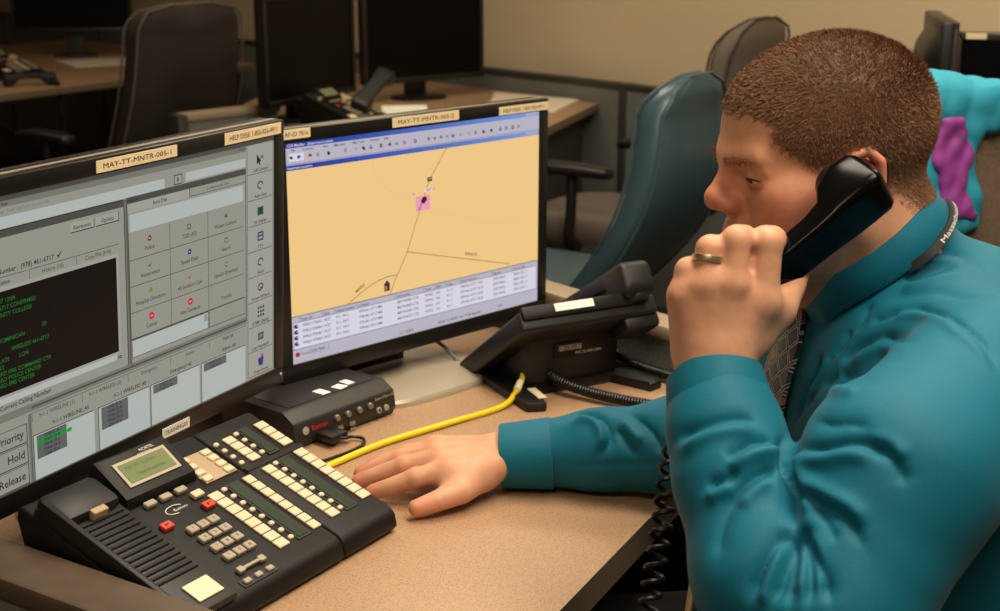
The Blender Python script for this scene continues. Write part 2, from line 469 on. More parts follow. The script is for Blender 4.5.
for (x, wd) in ((-.225, .045), (-.09, .13)):
    b = MB(); b.box((x + wd / 2, -.0035, .075 + .322), (wd, .002, .014)); b.build('sticker', 'sticker', m2, 0)
tag(MB() and monitor('small dark monitor whose upper corner rises behind the back of the head', MZ(1.065, 3.93, .74, 62), w=.40, h=.25, stand_h=.07), None)

def paper(label, poly, z, m='paper', name='paper_sheet', cat='paper', th=.004):
    b = MB(); b.prism(poly, z, z + th)
    return tag(b.build(name, m, None, 0), label, cat)
paper('loose white paper sheet on the desk near the notched chair', [(-2.02, 6.72), (-1.58, 7.05), (-1.75, 7.33), (-2.22, 7.06)], .7403)
paper('white paper sheets lying at the bare end of the middle desk', [(-.05, 5.05), (.20, 5.02), (.30, 5.36), (-.02, 5.60)], .7403, th=.008)
paper('pale yellow note pad beside the phone on the middle desk', [(-.42, 4.56), (-.26, 4.58), (-.24, 4.86), (-.40, 4.86)], .7403, 'yellow_paper', 'note_pad', 'note pad', .012)
b = MB(); b.box((0, 0, .018), (.16, .075, .004), R=Matrix.Rotation(.5, 4, 'X'))
c = b.build('folded_card', 'card_white', None, 0); c.matrix_world = MZ(-.335, 4.93, .735, 8); tag(c, 'folded white card standing behind the yellow note pad', 'card')
# ================================================================== the man's workstation
ZD = .74
DESK = [(-.05, 1.005), (.057, 1.22), (.166, 1.44), (.340, 1.79), (.075, 2.12), (-.42, 2.69), (-.705, 1.62), (-.72, 1.43)]
poly_prism_thing('desk', 'speckled tan laminate corner desk with the lit monitors and the phones', 'desk', DESK, .705, ZD, 'laminate', 'laminate_edge',
                 [(-.06, 1.06, .03, .12, 30), (.22, 1.88, .03, .20, 40)])
def low_partition(label, p0, p1, top, thick, cap_w, cap_m='partition_cap', name='partition'):
    p0 = Vector((p0[0], p0[1], 0)); p1 = Vector((p1[0], p1[1], 0)); d = p1 - p0; L = d.length
    t = thing(name, label, 'partition', Matrix.Translation((p0 + p1) / 2) @ rotz(math.atan2(d.y, d.x)))
    b = MB(); b.box((0, 0, (top - .02) / 2), (L, thick, top - .02)); b.build('panel', 'partition_fabric', t, 0)
    b = MB(); b.box((0, 0, top - .011), (L + .01, cap_w, .022), bev=.005); b.build('cap', cap_m, t)
    return t
low_partition('low grey fabric partition with brown cap along the near end of the desk', (-.78, 1.405), (-.02, .917), .805, .05, .062)
low_partition('low grey fabric partition with tan cap behind the desk phone with yellow cable', (-.41, 2.80), (.385, 1.815), .815, .045, .055, 'panel_light_cap')
low_partition('low fabric spine partition behind the lit left monitor', (-.815, 1.40), (-.45, 2.77), .815, .045, .055, 'panel_light_cap')

SCREEN_W, SCREEN_H = .474, .296
def lit_monitor(label, TR, yaw, tilt, ui, ui_strength, stickers, base_shift=(0, 0), base_mat='silver_plastic', led=None, neck=(.10, .035, .085)):
    r = Vector((math.cos(yaw), math.sin(yaw), 0)); n = Vector((math.sin(yaw), -math.cos(yaw), 0))
    up = Vector((0, 0, 1)) * math.cos(tilt) - n * math.sin(tilt)
    TR = Vector(TR); BL = TR - r * SCREEN_W - up * SCREEN_H
    cen = BL + r * (SCREEN_W / 2)
    t = thing('monitor', label, 'monitor', Matrix.Translation((cen.x, cen.y, ZD)) @ rotz(yaw))
    S = t.matrix_world.inverted() @ frameM(BL, r, up)          # screen space: x right, y up, z towards the viewer
    w, h = SCREEN_W, SCREEN_H
    b = MB(); b.box((w / 2, h / 2, -.0235), (w + .034, h + .036, .025), M=S, bev=.006)
    b.loft([sellipse((w / 2, h / 2, z), (1, 0, 0), (0, 1, 0), a, c, 28, 4) for (z, a, c) in ((-.062, w * .30, h * .28), (-.055, w * .38, h * .36), (-.035, w * .47, h * .46))], M=S)
    b.build('housing', 'monitor_black', t)
    b = MB()
    for (x0, y0, x1, y1) in ((-.018, h, w + .018, h + .018), (-.018, -.022, w + .018, 0), (-.018, 0, 0, h), (w, 0, w + .018, h)):
        b.box(((x0 + x1) / 2, (y0 + y1) / 2, -.0055), (x1 - x0, y1 - y0, .013), M=S, bev=.0015)
    b.build('bezel', 'monitor_black', t)
    b = MB(); b.box((w / 2, h + .0165, -.010), (w + .034, .003, .016), M=S, bev=.0012)
    b.build('bezel_trim', 'panel_light_cap', t)
    b = MB(); b.box((w / 2, .0007, .0005), (w, .0014, .002), M=S); b.build('screen_lip', 'bezel_edge', t)
    b = MB(); b.box((w / 2, h / 2, -.0035), (w, h, .003), M=S); sc = b.build('screen', 'screen_off', t, 0)
    u = MB(); u.bold = .010; ui(u)
    u.v = [(p[0] / 1000, p[1] / 1000, -.0016 + p[2] * 1e-5) for p in u.v]
    u.v = [tuple(S @ Vector(p)) for p in u.v]
    mm = mat_vcol_emit('screen_glow_' + str(len(MATS)), ui_strength)
    u.build('screen_image', mm, sc, 0)
    for (txt, x0, y0, x1, y1, sm) in stickers:
        b = MB(); b.box(((x0 + x1) / 2e3, (y0 + y1) / 2e3, .0015), ((x1 - x0) / 1e3, (y1 - y0) / 1e3, .0008), M=S)
        st = b.build('sticker', sm, t, 0)
        if txt:
            b = MB(); hh = (y1 - y0) * .44
            b.text(txt, (x0 + x1) / 2e3, (y0 + (y1 - y0) * .28) / 1e3, hh / 1e3, .0021, M=S, width=(x1 - x0) * .84 / 1e3, align='C'); b.build('lettering', 'ink', st, 0)
    if led:
        b = MB(); b.lathe([(.0018, 0), (.0018, .001), (.001, .0016)], 12, M=S @ Matrix.Translation((led[0] / 1e3, led[1] / 1e3, .001))); b.build('power_lamp', 'lens_glow', t)
    hn = BL.z - ZD
    b = MB(); b.box((base_shift[0], neck[2], hn / 2 + .06), (neck[0], neck[1], hn + .12), bev=.006); b.build('stand_neck', 'monitor_black', t)
    b = MB(); b.loft([sellipse((base_shift[0], .05 + base_shift[1], z), (1, 0, 0), (0, 1, 0), .135 * s, .105 * s, 40, 3.0) for (z, s) in ((0, 1), (.006, 1), (.010, .97), (.013, .7))]); b.build('foot', base_mat, t)
    return t

G1, G2, G3, G4 = (118, 118, 109), (147, 147, 136), (158, 158, 148), (176, 182, 178)
DK, MID = (30, 30, 28), (74, 74, 69)
def ui_left(u):
    R = u.quad2
    w, h = 474, 296
    R(0, 0, w, h, 0, G2)
    R(0, 291, w, 296, 1, MID); R(0, 285, 420, 291, 1, G1)
    u.text('Incident  System  View', 4, 286.5, 3, 3, DK); u.text('Queue  Print  Page  Tools  Directory (5) and Help', 4, 279.5, 3.2, 3, G1)
    R(0, 265, 270, 276, 1, G4); R(286, 266, 300, 277, 1, DK); R(287, 267, 299, 276, 2, G3); u.text('B', 291, 269, 5, 4, DK)
    R(306, 267, 416, 277, 1, G4)
    u.text('04/26/2012', 404, 287, 2.6, 3, DK)
    R(0, 256.5, 203, 264, 1, MID); R(0, 263.5, 203, 264.4, 2, DK)
    # left panel
    R(203, 78, 208, 264, 1, G1); R(203.6, 78, 204.6, 264, 2, DK); R(206.5, 78, 207.5, 264, 2, MID)
    for (x0, x1, s) in ((124, 159, 'Retransmit'), (161, 196, 'Options')):
        R(x0, 243, x1, 253, 1, DK); R(x0, 244, x1 - .8, 253, 2, G3); u.text(s, (x0 + x1) / 2, 246, 4.0, 4, DK, align='C')
    u.text('Calling Number:  (978) 461-6717', 100, 222, 5.0, 3, DK, align='R')
    u.add([(104, 225, 3), (106, 222, 3), (112, 229.5, 3), (106.2, 225, 3)], [[0, 1, 2, 3]], col=DK)
    for (x0, x1, s) in ((-2, 64, 'Location'), (66, 130, 'History (10)'), (131, 195, 'Copy PIN (F10)')):
        R(x0, 209, x1, 219, 1, MID); R(x0 + .7, 209, x1, 218.3, 2, G2); u.text(s, (x0 + x1) / 2, 211.5, 4.2, 4, MID if x0 > 0 else DK, align='C')
    R(0, 100, 193, 209, 1, G3); R(0, 102, 189.5, 205, 2, (13, 9, 9))
    GR = (24, 108, 40)
    for (s, x, y) in (('17:43 14:27 12/04', 4, 194), ('978-461-6717 CONFIRMED', 4, 187), ('COMMUNITY COLLEGE', 4, 180), ('MA', 4, 166), ('50', 80, 158), ('DOMINICAN', 22, 155),
                      ('ESN 611', 2, 146), ('WIRELESS 461-6717', 38, 144), ('LATE', 22, 135), ('LON', 48, 135), ('LAT', 18, 128), ('MAYNARD FIRE COMMAND CTR', 2, 122),
                      ('MAYNARD POLICE CENTER', 2, 116), ('MAYNARD EMS CENTER', 2, 110)):
        u.text(s, x, y, 4.2, 4, GR)
    R(0, 93, 196, 99.5, 1, G4); R(186, 93, 196, 99.5, 2, G2); R(188, 94, 194, 95, 3, DK); R(188, 96, 194, 97, 3, DK)
    u.text('Current Calling Number', 88, 87, 4.8, 3, DK, align='R')
    # right-hand panel with the button grid
    R(208, 258, 417, 265, 1, MID); u.text('Auto Dial', 210, 260, 3, 3, DK)
    R(209, 80, 417, 258, 1, G2); R(416, 80, 417.4, 264, 3, MID); R(208, 78, 209.3, 258, 3, MID)
    R(209, 248, 312, 258, 2, G3); R(313, 249, 416, 257, 2, G2); R(312, 248, 313, 258, 3, DK); R(313, 248.6, 416, 249.3, 3, MID)
    u.text('Auto Dial', 261, 251, 4.2, 4, DK, align='C'); u.text('Conference & Conv', 364, 251.5, 3.6, 4, MID, align='C')
    R(212, 227, 412, 246, 2, G4)
    names = [['Police', 'TDD (F5)', 'Poison Control'], ['Interpreters', 'Speed Dials', 'Search'], ['Hospital Directory', 'All Incident Calls', 'Special Directory'],
             ['Cancel', 'Hot Contacts', 'Transfer']]
    icol = [[(120, 40, 44), (70, 110, 50), (90, 90, 92)], [(40, 40, 44), (30, 40, 110), (100, 104, 90)], [(110, 130, 50), (190, 40, 46), (110, 120, 60)], [(205, 40, 44), (205, 40, 44), (150, 150, 60)]]
    ys = [226, 196, 167, 138, 109]
    for r_ in range(4):
        for c_ in range(3):
            x0 = 210 + 67.3 * c_; x1 = x0 + 66.5; y1 = ys[r_]; y0 = ys[r_ + 1] + .8
            R(x0 - .8, y0 - .8, x1, y1, 2, MID); R(x0, y0, x1, y1, 3, G2)
            u.text(names[r_][c_], (x0 + x1) / 2, y0 + 6.5, 4.5, 5, (58, 58, 54), align='C')
            cx, cy, q = (x0 + x1) / 2, y0 + 18.5, (3.2 if r_ < 3 else 4.4)
            ic = icol[r_][c_]
            kind = (r_ * 3 + c_) % 4
            if r_ == 3 and c_ < 2 or kind == 0:
                u.add([(cx + q * math.cos(k * PI / 6), cy + q * math.sin(k * PI / 6), 5) for k in range(12)], [list(range(12))], col=ic)
                R(cx - q * .5, cy - .7, cx + q * .5, cy + .7, 6, G4)
            elif kind == 1:
                R(cx - q, cy - q, cx + q, cy + q, 5, ic); R(cx - q * .5, cy - q * .5, cx + q * .5, cy + q * .5, 6, G3)
            elif kind == 2:
                u.add([(cx - q, cy - q * .6, 5), (cx + q, cy - q * .6, 5), (cx + q * .5, cy + q, 5), (cx - q * .4, cy + q * .7, 5)], [[0, 1, 2, 3]], col=ic)
            else:
                u.add([(cx - q, cy, 5), (cx - q * .3, cy - q, 5), (cx + q, cy + q, 5), (cx - q * .3, cy - q * .2, 5)], [[0, 1, 2, 3]], col=ic)
    R(344, 88, 414, 109, 2, MID); R(345, 89, 413.5, 108.3, 3, G2)
    R(210, 88, 343, 109, 2, MID); R(211, 88.8, 342, 107.5, 3, G4); R(335, 98, 341, 106, 4, G2)
    # lower strip
    R(0, 75, 417, 83, 3, G1); R(60, 78, 417, 80, 4, MID)
    for (x0, x1, s) in ((60, 130, '9-1-1 WIRELINE (1)'), (131, 201, '9-1-1 WIRELESS (3)'), (202, 272, 'Emergency'), (273, 343, 'Admin'), (344, 416, 'Park All')):
        R(x0, 63, x1, 73, 3, MID); R(x0 + .7, 63, x1, 72.4, 4, G2); u.text(s, (x0 + x1) / 2, 65.5, 4.3, 6, MID if x0 < 340 else DK, align='C')
    for (x0, x1, s, n, wx) in ((60, 148, '9-1-1 WIRELINE: All', 5, 42), (154, 236, '9-1-1 WIRELESS: All', 5, 42), (238, 325, 'Emergency: All', 2, 42), (328, 414, 'Admin: All', 2, 43)):
        u.text(s, (x0 + x1) / 2 + 10, 52.5, 4.4, 6, DK, align='C')
        R(x0, 1, x1, 49, 3, MID); R(x0 + 1.2, 1, x1, 48, 4, G4)
        for k in range(n):
            y1 = 47 - 5 * k
            g = (34, 142, 58) if (x0 == 60 and k == 1) else (96, 97, 98)
            R(x0 + 5, y1 - 5, x0 + 5 + wx, y1, 5, g)
            u.text(['LINE 01 A', 'WIRE 02 B', 'TRNK 03 C', 'TRNK 04 D', 'LINE 05 E'][k], x0 + 5 + wx / 2, y1 - 4.2, 3.4, 7, DK, align='C')
        if x0 == 60:
            u.add([(x0 + 51 + 4 * math.cos(k * PI / 6), 39 + 2.4 * math.sin(k * PI / 6), 6) for k in range(12)], [list(range(12))], col=(34, 160, 64))
    R(54.5, 0, 59.5, 73, 3, G1); R(57, 0, 58, 73, 4, MID)
    for (y0, y1, s) in ((45, 65, 'Priority'), (23.5, 44, 'Hold'), (1, 22.5, 'Release')):
        R(-6, y0, 53, y1, 3, DK); R(-5, y0 + 1, 52, y1 - .6, 4, G2)
        u.text(s, 48, y0 + 6.5, 8.2, 6, DK, align='R')
    # tool bar on the right
    R(417.4, 0, w, 291, 3, G3); R(419, 2, 420, 289, 4, MID); R(471.5, 2, w, 291, 4, G1)
    tl = ['Call Control', 'Auto Dial', 'Int Display', 'TTY', 'Abort', 'Screen Wizard', 'DTMF Dialing', 'Line Numbers', 'Clear Board']
    for k in range(9):
        y1 = 287 - 31.6 * k; y0 = y1 - 31.6
        R(421, y0, 470, y0 + .8, 4, MID)
        u.text(tl[k], 446, y0 + 2.6, 4.2, 6, DK, align='C')
        cx, cy = 446, y0 + 17
        if k == 0:
            u.add([(cx - 7, cy - 6, 6), (cx - 3.5, cy - 4, 6), (cx - 1, cy - 8, 6), (cx + .5, cy - 7, 6), (cx - 1.5, cy - 3, 6), (cx + 2, cy - 2.5, 6), (cx - 7, cy + 6, 6)], [list(range(7))], col=DK)
            R(cx + 1, cy, cx + 6, cy + 4, 6, (110, 120, 40))
        elif k == 2: R(cx - 6, cy - 5, cx + 6, cy + 5, 6, (30, 84, 44)); R(cx - 1, cy - 3, cx + 1, cy + 3, 7, DK)
        elif k == 3: R(cx - 6, cy - 5, cx + 6, cy + 6, 6, (40, 62, 92)); R(cx - 4, cy - 3, cx + 4, cy, 7, G3); R(cx - 4, cy + 2, cx + 4, cy + 4, 7, G3)
        elif k == 6:
            for a_ in range(3):
                for b_ in range(3): R(cx - 6 + 5 * a_, cy - 6 + 5 * b_, cx - 3 + 5 * a_, cy - 3 + 5 * b_, 6, DK)
        elif k == 7: R(cx - 6, cy - 4, cx + 6, cy + 5, 6, MID); R(cx - 4, cy - 2, cx + 4, cy + 3, 7, G1)
        elif k == 8:
            u.add([(cx - 4, cy - 6, 6), (cx + 4, cy - 6, 6), (cx + 6, cy + 4, 6), (cx - 6, cy + 4, 6)], [[0, 1, 2, 3]], col=(44, 52, 120)); R(cx + 1, cy + 4, cx + 5, cy + 8, 6, (150, 70, 80))
        else:
            for a_ in range(10):
                t0, t1 = a_ * .5, a_ * .5 + .5
                u.add([(cx + 6 * math.cos(t0), cy + 5 * math.sin(t0), 6), (cx + 6 * math.cos(t1), cy + 5 * math.sin(t1), 6), (cx + 4.4 * math.cos(t1), cy + 3.4 * math.sin(t1), 6), (cx + 4.4 * math.cos(t0), cy + 3.4 * math.sin(t0), 6)], [[0, 1, 2, 3]], col=DK)
            if k == 5: R(cx - 1, cy - 3, cx + 5, cy, 7, (120, 40, 44))
def stroke(u, pts, wd, z, col):
    for (p, q) in zip(pts[:-1], pts[1:]):
        dx, dy = q[0] - p[0], q[1] - p[1]; L = math.hypot(dx, dy) or 1; nx, ny = -dy / L * wd / 2, dx / L * wd / 2
        u.add([(p[0] - nx, p[1] - ny, z), (q[0] - nx, q[1] - ny, z), (q[0] + nx, q[1] + ny, z), (p[0] + nx, p[1] + ny, z)], [[0, 1, 2, 3]], col=col)
def ui_right(u):
    R = u.quad2
    w, h = 474, 296
    MAP = (232, 194, 130); SIL = (178, 174, 188); BL = (40, 62, 160); WH = (210, 205, 218); IK = (46, 42, 54)
    R(0, 0, w, h, 0, SIL)
    nseg = 24
    for k in range(nseg):                      # title bars grade from dark to light blue, as on the screen
        t = k / (nseg - 1); c = tuple(int(a + (b_ - a) * t) for a, b_ in zip((34, 54, 146), (118, 150, 216)))
        R(w * k / nseg, 289.5, w * (k + 1) / nseg, 296, 1, c); R(w * k / nseg, 260.5, w * (k + 1) / nseg, 267, 1, c)
    u.text('CDR MapStar - [Important Location', 3, 291, 3.6, 3, WH); u.text('Important Location', 3, 262, 3.6, 3, WH)
    for k in range(3):
        R(446 + 9 * k, 290.5, 453 + 9 * k, 295, 3, SIL); R(448 + 9 * k, 291.5, 451 + 9 * k, 292.5, 4, IK)
        R(446 + 9 * k, 261.5, 453 + 9 * k, 266, 3, SIL); R(448 + 9 * k, 262.5, 451 + 9 * k, 263.5, 4, IK)
    for (s, x) in (('File', 10), ('Common', 28), ('Find', 62), ('Map Layer', 80), ('Map Tools', 112), ('Window', 142), ('Help', 166)):
        u.text(s, x, 284.5, 3.2, 3, IK)
    R(6, 272, 30, 282, 2, WH)
    random.seed(4)
    for (x, c) in ((10, IK), (22, (70, 70, 170)), (40, (170, 40, 40)), (53, (110, 100, 110)), (70, (40, 40, 90)), (99, (120, 110, 100)), (117, (110, 100, 110)), (130, IK), (143, IK), (161, IK),
                   (176, (60, 100, 60)), (189, (60, 100, 60)), (203, (120, 60, 130)), (223, (30, 30, 110)), (248, (120, 110, 90)), (260, (110, 110, 110)), (272, (110, 110, 110)), (283, (110, 110, 110)), (295, (40, 40, 130)),
                   (310, (150, 150, 160)), (327, (150, 150, 160)), (340, (170, 90, 90)), (356, IK), (372, (40, 60, 40)), (391, (50, 40, 70)), (403, (70, 100, 170)), (417, (90, 60, 60)), (429, (120, 100, 110))):
        q = 3.6
        pts = [(x + q * math.cos(k * PI / 4 + .3) * random.uniform(.45, 1), 277 + q * math.sin(k * PI / 4 + .3) * random.uniform(.4, 1), 4) for k in range(8)]
        u.add(pts, [list(range(8))], col=c)
        R(x - 1, 276, x + 1, 278, 5, SIL if x % 2 else c)
    R(0, 268, w, 268.8, 2, (120, 118, 150))
    R(0, 66, w, 260.5, 1, MAP)
    LN = (140, 104, 66); FT = (214, 190, 150)
    stroke(u, [(284, 260), (252, 222), (236, 190), (211, 124), (190, 108), (176, 84), (168, 72)][:1] + spline([(281, 259), (266, 240), (250, 219), (237, 194), (216, 146), (203, 118), (184, 88), (172, 66)], 5), 1.1, 3, LN)
    stroke(u, spline([(205, 122), (300, 98), (411, 70)], 4), 1.0, 3, LN)
    stroke(u, spline([(96, 66), (120, 78), (145, 88), (168, 92), (184, 92)], 5), 1.0, 3, LN)
    stroke(u, spline([(146, 260), (149, 245), (174, 214), (216, 193), (267, 171), (317, 156), (368, 140), (432, 136)], 5), 1.2, 2, FT)
    stroke(u, spline([(188, 260), (196, 210), (236, 196)], 4), .8, 2, (228, 190, 124))
    R(223, 177, 250, 198, 3, (232, 150, 176)); u.add([(232, 190, 5), (238, 186, 5), (244, 191, 5), (243, 196, 5), (236, 196, 5)], [list(range(5))], col=(70, 20, 30)); stroke(u, [(234, 188), (228, 178)], 1.5, 5, (110, 60, 130))
    R(216, 200, 224, 206, 4, (226, 206, 180)); R(240, 202, 258, 208, 4, (226, 206, 190)); u.text('N', 243, 203, 4, 5, IK); u.text('RT 27', 246, 203.2, 4, 5, (120, 90, 80)); u.text('12', 217, 201, 4, 5, IK)
    R(245, 217, 254, 223, 4, IK); R(247, 219, 252, 222, 5, (150, 130, 90))
    R(162, 72, 172, 84, 4, (70, 40, 50)); R(164, 74, 167, 79, 5, (190, 120, 110)); R(165, 83, 169, 87, 4, IK)
    u.text('KEENE ST', 318, 99, 4.2, 4, IK, rot=-.22); u.text('MAPLE', 112, 79, 4.2, 4, IK, rot=.5)
    # records table
    R(0, 0, w, 66, 2, SIL); R(0, 65, w, 66.4, 3, (120, 116, 132)); R(0, 20, w, 20.9, 4, (110, 106, 124)); R(4, 21, 470, 56.5, 3, WH); R(470.5, 21, 474, 66, 4, SIL)
    hd = [(0, ''), (14, 'Event ID'), (52, 'Date'), (72, 'Calling Number'), (113, 'Location'), (182, 'Community'), (236, 'Code'), (258, 'ESN'), (279, 'Class'), (307, 'Time Received'), (374, 'Agency'), (418, 'Carrier Info')]
    for i, (x, s) in enumerate(hd):
        x1 = hd[i + 1][0] if i + 1 < len(hd) else 470
        R(x, 57, x + .8, 64.5, 4, (110, 106, 124)); R(x, 57, x1, 57.8, 4, (130, 126, 140))
        if s: u.text(s, x + 3, 58.8, 3.6, 5, IK)
    DT = (84, 80, 106)
    for k in range(4):
        y = 50.5 - 8 * k
        u.add([(8 + 4 * math.cos(a * PI / 5), y + 1.6 + 3 * math.sin(a * PI / 5), 5) for a in range(10)], [list(range(10))], col=(38, 36, 110)); R(8.5, y + 1.4, 12.6, y + 3, 6, WH)
        for (x, s) in ((18, 'WRLS 978461'), (54, '14:27'), (75, '911  0411'), (116, '978-461-6717 MA'), (186, 'MAYNARD CTR'), (238, 'WPH2'), (260, '041'), (281, '9-1-1'), (309, '978-461-6717 14:26'), (377, 'DISP 04/26'), (421, '0426 CELL 3')):
            u.text(s, x, y - .4, 4.0, 5, DT)
    u.add([(9 + 4 * math.cos(a * PI / 5), 13 + 3.4 * math.sin(a * PI / 5), 5) for a in range(10)], [list(range(10))], col=(170, 40, 60))
    u.text('Events', 16, 11, 4, 5, (150, 70, 90)); R(30, 10, 62, 18, 3, (120, 116, 132)); R(30.8, 10.6, 61.2, 18, 4, SIL); u.text('Info View', 33, 12, 4, 5, IK)
    u.text('12  1:2,879', 190, 4, 4, 5, IK); u.text('Ready  Lat 42.43  Lon -71.45 degrees', 264, 5, 4, 5, IK); u.text('CAP', 386, 6, 4, 5, IK)
lit_monitor('lit monitor with a grey call-handling window and a black terminal panel', (-.2701, 1.6761, 1.1314), math.radians(64.0), math.radians(-2.9), ui_left, .90,
            [('MAY-TT-MNTR-005-1', 161, 298.5, 288, 311, 'sticker'), ('HELP DESK 1-855-926-4911', 373, 298.5, 484, 312, 'sticker'), ('TRAINING05', 253, -19.5, 301, -7.5, 'sticker_white')], led=(485, -9), base_shift=(.028, .0), neck=(.30, .05, .062))
lit_monitor('lit monitor showing a tan street map and a table of records', (.0601, 2.1123, 1.107), math.radians(45.3), math.radians(-.3), ui_right, 1.0,
            [('AP-ID 7816', -6, 301.5, 39, 314, 'sticker'), ('MAY-TT-MNTR-005-2', 179, 299.5, 304, 313, 'sticker'), ('HELP DESK 1-855-926-4911', 385, 297.5, 490, 309.5, 'sticker')], base_shift=(-.03, -.03))

# ------------------------------------------------------------------ desk phone (key module type)
def phone_frame(P0, yaw):
    r = (math.cos(yaw), math.sin(yaw), 0)
    return Matrix.Translation(P0) @ rotz(yaw)
SL = math.radians(20)
def phone(label, M, detail=2, module=True, handset=None, s0=-.305, s1=.0185, group=None):
    """local x = width, y = towards the back, z up; origin at the front right top corner of the sloped face, desk at z = -.025"""
    t = thing('desk_phone', label, 'telephone', M, group)
    F = Matrix.Rotation(SL, 4, 'X')                              # sloped face: (s, t, height above face)
    prof = [(.002, -.0245), (-.004, -.018), (-.001, -.004), (.005, 0.0022), (.203, .0735), (.209, .0705), (.212, .060), (.190, -.0245)]
    def body(a, c, name):
        b = MB(); P = Matrix(((0, 0, 1, 0), (1, 0, 0, 0), (0, 1, 0, 0), (0, 0, 0, 1)))
        b.prism(prof, a, c, M=P, bev=.0035, seg=3); return b.build(name, 'phone_body', t)
    if module:
        bd = body(s0, -.0737, 'body'); md = body(-.0727, s1, 'key_module')
    else:
        bd = body(s0, s1, 'body'); md = bd
    def part(name, m, par, x, y, sx, sy, hz=.004, z=0.0, bev=.0008):
        b = MB(); b.box((0, 0, hz / 2), (sx, sy, hz), bev=bev, seg=1); o = b.build(name, m, par, 30)
        o.matrix_local = F @ Matrix.Translation((x, y, z)); return o
    # hook cradle on the left: ribbed grille between an upper cup and a lower card
    b = MB(); b.box((-.268, .100, .004), (.074, .200, .012), M=F, bev=.004)
    b.box((-.268, .180, .011), (.070, .045, .020), M=F, bev=.008)
    b.box((-.305 + .004, .10, .010), (.008, .19, .022), M=F, bev=.003)
    cr = b.build('cradle', 'phone_dark', t)
    pr = None
    for k in range(14):
        Mk = F @ Matrix.Translation((-.266, .050 + .0078 * k, .0100))
        if pr is None:
            b = MB(); b.box((0, 0, 0), (.058, .0042, .004), bev=.001, seg=1); pr = b.build('rib', 'phone_body', cr); pr.matrix_local = Mk
        else: inst(pr, 'rib', Mk, cr)
    part('hook_tab', 'key_tan', cr, -.265, .156, .018, .008, .010, .010)
    part('number_card', 'sticker', cr, -.258, .022, .032, .024, .002, .0102, .0004)
    # display hump
    b = MB(); b.loft([[F @ Vector(p) for p in ((x0, y0, z0), (x1, y0, z0), (x1, y1, z1), (x0, y1, z1))] for (x0, x1, y0, y1, z0, z1) in
                      ((-.228, -.130, .155, .212, 0, 0), (-.226, -.132, .158, .210, .012, .024), (-.222, -.136, .162, .206, .014, .026))])
    hp = b.build('display_hood', 'phone_body', t, 30)
    hz = math.atan2(.012, .044)
    H = F @ Matrix.Translation((-.179, .184, .0203)) @ Matrix.Rotation(hz, 4, 'X')
    def hpart(name, m, x, y, sx, sy, h0, h1, par):
        b = MB(); b.box((x, y, (h0 + h1) / 2), (sx, sy, h1 - h0), M=H); return b.build(name, m, par, 0)
    fr = hpart('display_frame', 'silver_plastic', 0, -.002, .070, .031, 0, .0016, hp)
    lc = hpart('display', 'lcd_green', 0, -.002, .062, .024, .001, .0022, hp)
    if detail > 1:
        b = MB(); b.text('Apr 26  2:27pm', -.026, .002, .0045, .0024, M=H); b.text('Not in service', -.016, -.0085, .0045, .0024, M=H); b.build('display_text', 'lcd_ink', lc, 0)
        b = MB(); b.text('NORTEL', .006, .0165, .0036, .0012, M=H); b.text('NORSTAR', .0, .0120, .0030, .0012, M=H); b.build('lettering', 'ink_white', hp, 0)
    for x in (-.201, -.180, -.159): part('soft_key', 'key_grey', t, x, .1495, .014, .0075, .005)
    part('soft_key', 'key_cream', t, -.149, .1355, .014, .009, .005)
    for (x, y) in ((-.152, .1165), (-.212, .1145)):
        k = part('red_key', 'red_key', t, x, y, .0135, .0095, .005)
        if detail > 1:
            b = MB(); b.box((0, .0005, .0052), (.005, .0012, .0004)); b.box((-.002, -.001, .0052), (.0012, .003, .0004)); b.build('symbol', 'ink', k, 0)
    # dial pad
    pr = None; lab = ['1', '2', '3', '4', '5', '6', '7', '8', '9', '*', '0', '#']
    for r_ in range(4):
        for c_ in range(3):
            Mk = F @ Matrix.Translation((-.1945 + .0145 * c_, .0965 - .0165 * r_, 0))
            if pr is None:
                b = MB(); b.box((0, 0, .0025), (.0122, .0098, .005), bev=.0009, seg=1); pr = b.build('dial_key', 'key_grey', t, 30); pr.matrix_local = Mk; k = pr
            else: k = inst(pr, 'dial_key', Mk, t)
            if detail > 1:
                b = MB(); b.text(lab[r_ * 3 + c_], 0, -.002, .0042, .0052, align='C'); b.build('numeral', 'ink', k, 0)
    b = MB(); b.box((-.186, .0255, .003), (.030, .0035, .004), M=F, bev=.001); b.box((-.201, .0255, .003), (.008, .0075, .005), M=F, bev=.001); b.box((-.171, .0255, .003), (.008, .0075, .005), M=F, bev=.001)
    b.build('volume_bar', 'key_grey', t, 30)
    b = MB(); b.box((-.190, .011, .0006), (.048, .010, .0012), M=F); b.build('key_recess', 'phone_dark', t, 0)
    for x in (-.206, -.190, -.174): part('function_key', 'key_grey', t, x, .0115, .009, .006, .004)
    if detail > 1:
        b = MB(); pts = [(-.172 - .012 + .012 * math.cos(a), .131 + .006 * math.sin(a), .0006) for a in [PI * .15 + i * PI * 1.35 / 16 for i in range(17)]]
        b.tube(pts, .0006, 5, M=F); b.text('Business', -.186, .1285, .0038, .0006, M=F); b.build('logo_mark', 'ink_white', t)
    # memory key columns
    protos = {}
    def column(par, x, w, y0, y1, n, m, name, h=.0024):
        d = (y1 - y0) / n
        for k in range(n):
            Mk = F @ Matrix.Translation((x, y0 + d * (k + .5), 0))
            key = (name, round(w, 4), round(d, 4))
            if key not in protos:
                b = MB(); b.box((0, 0, h / 2), (w, d - .0012, h), bev=.0006, seg=1)
                protos[key] = b.build(name, m, par, 30); protos[key].matrix_local = Mk
            else: inst(protos[key], name, Mk, par)
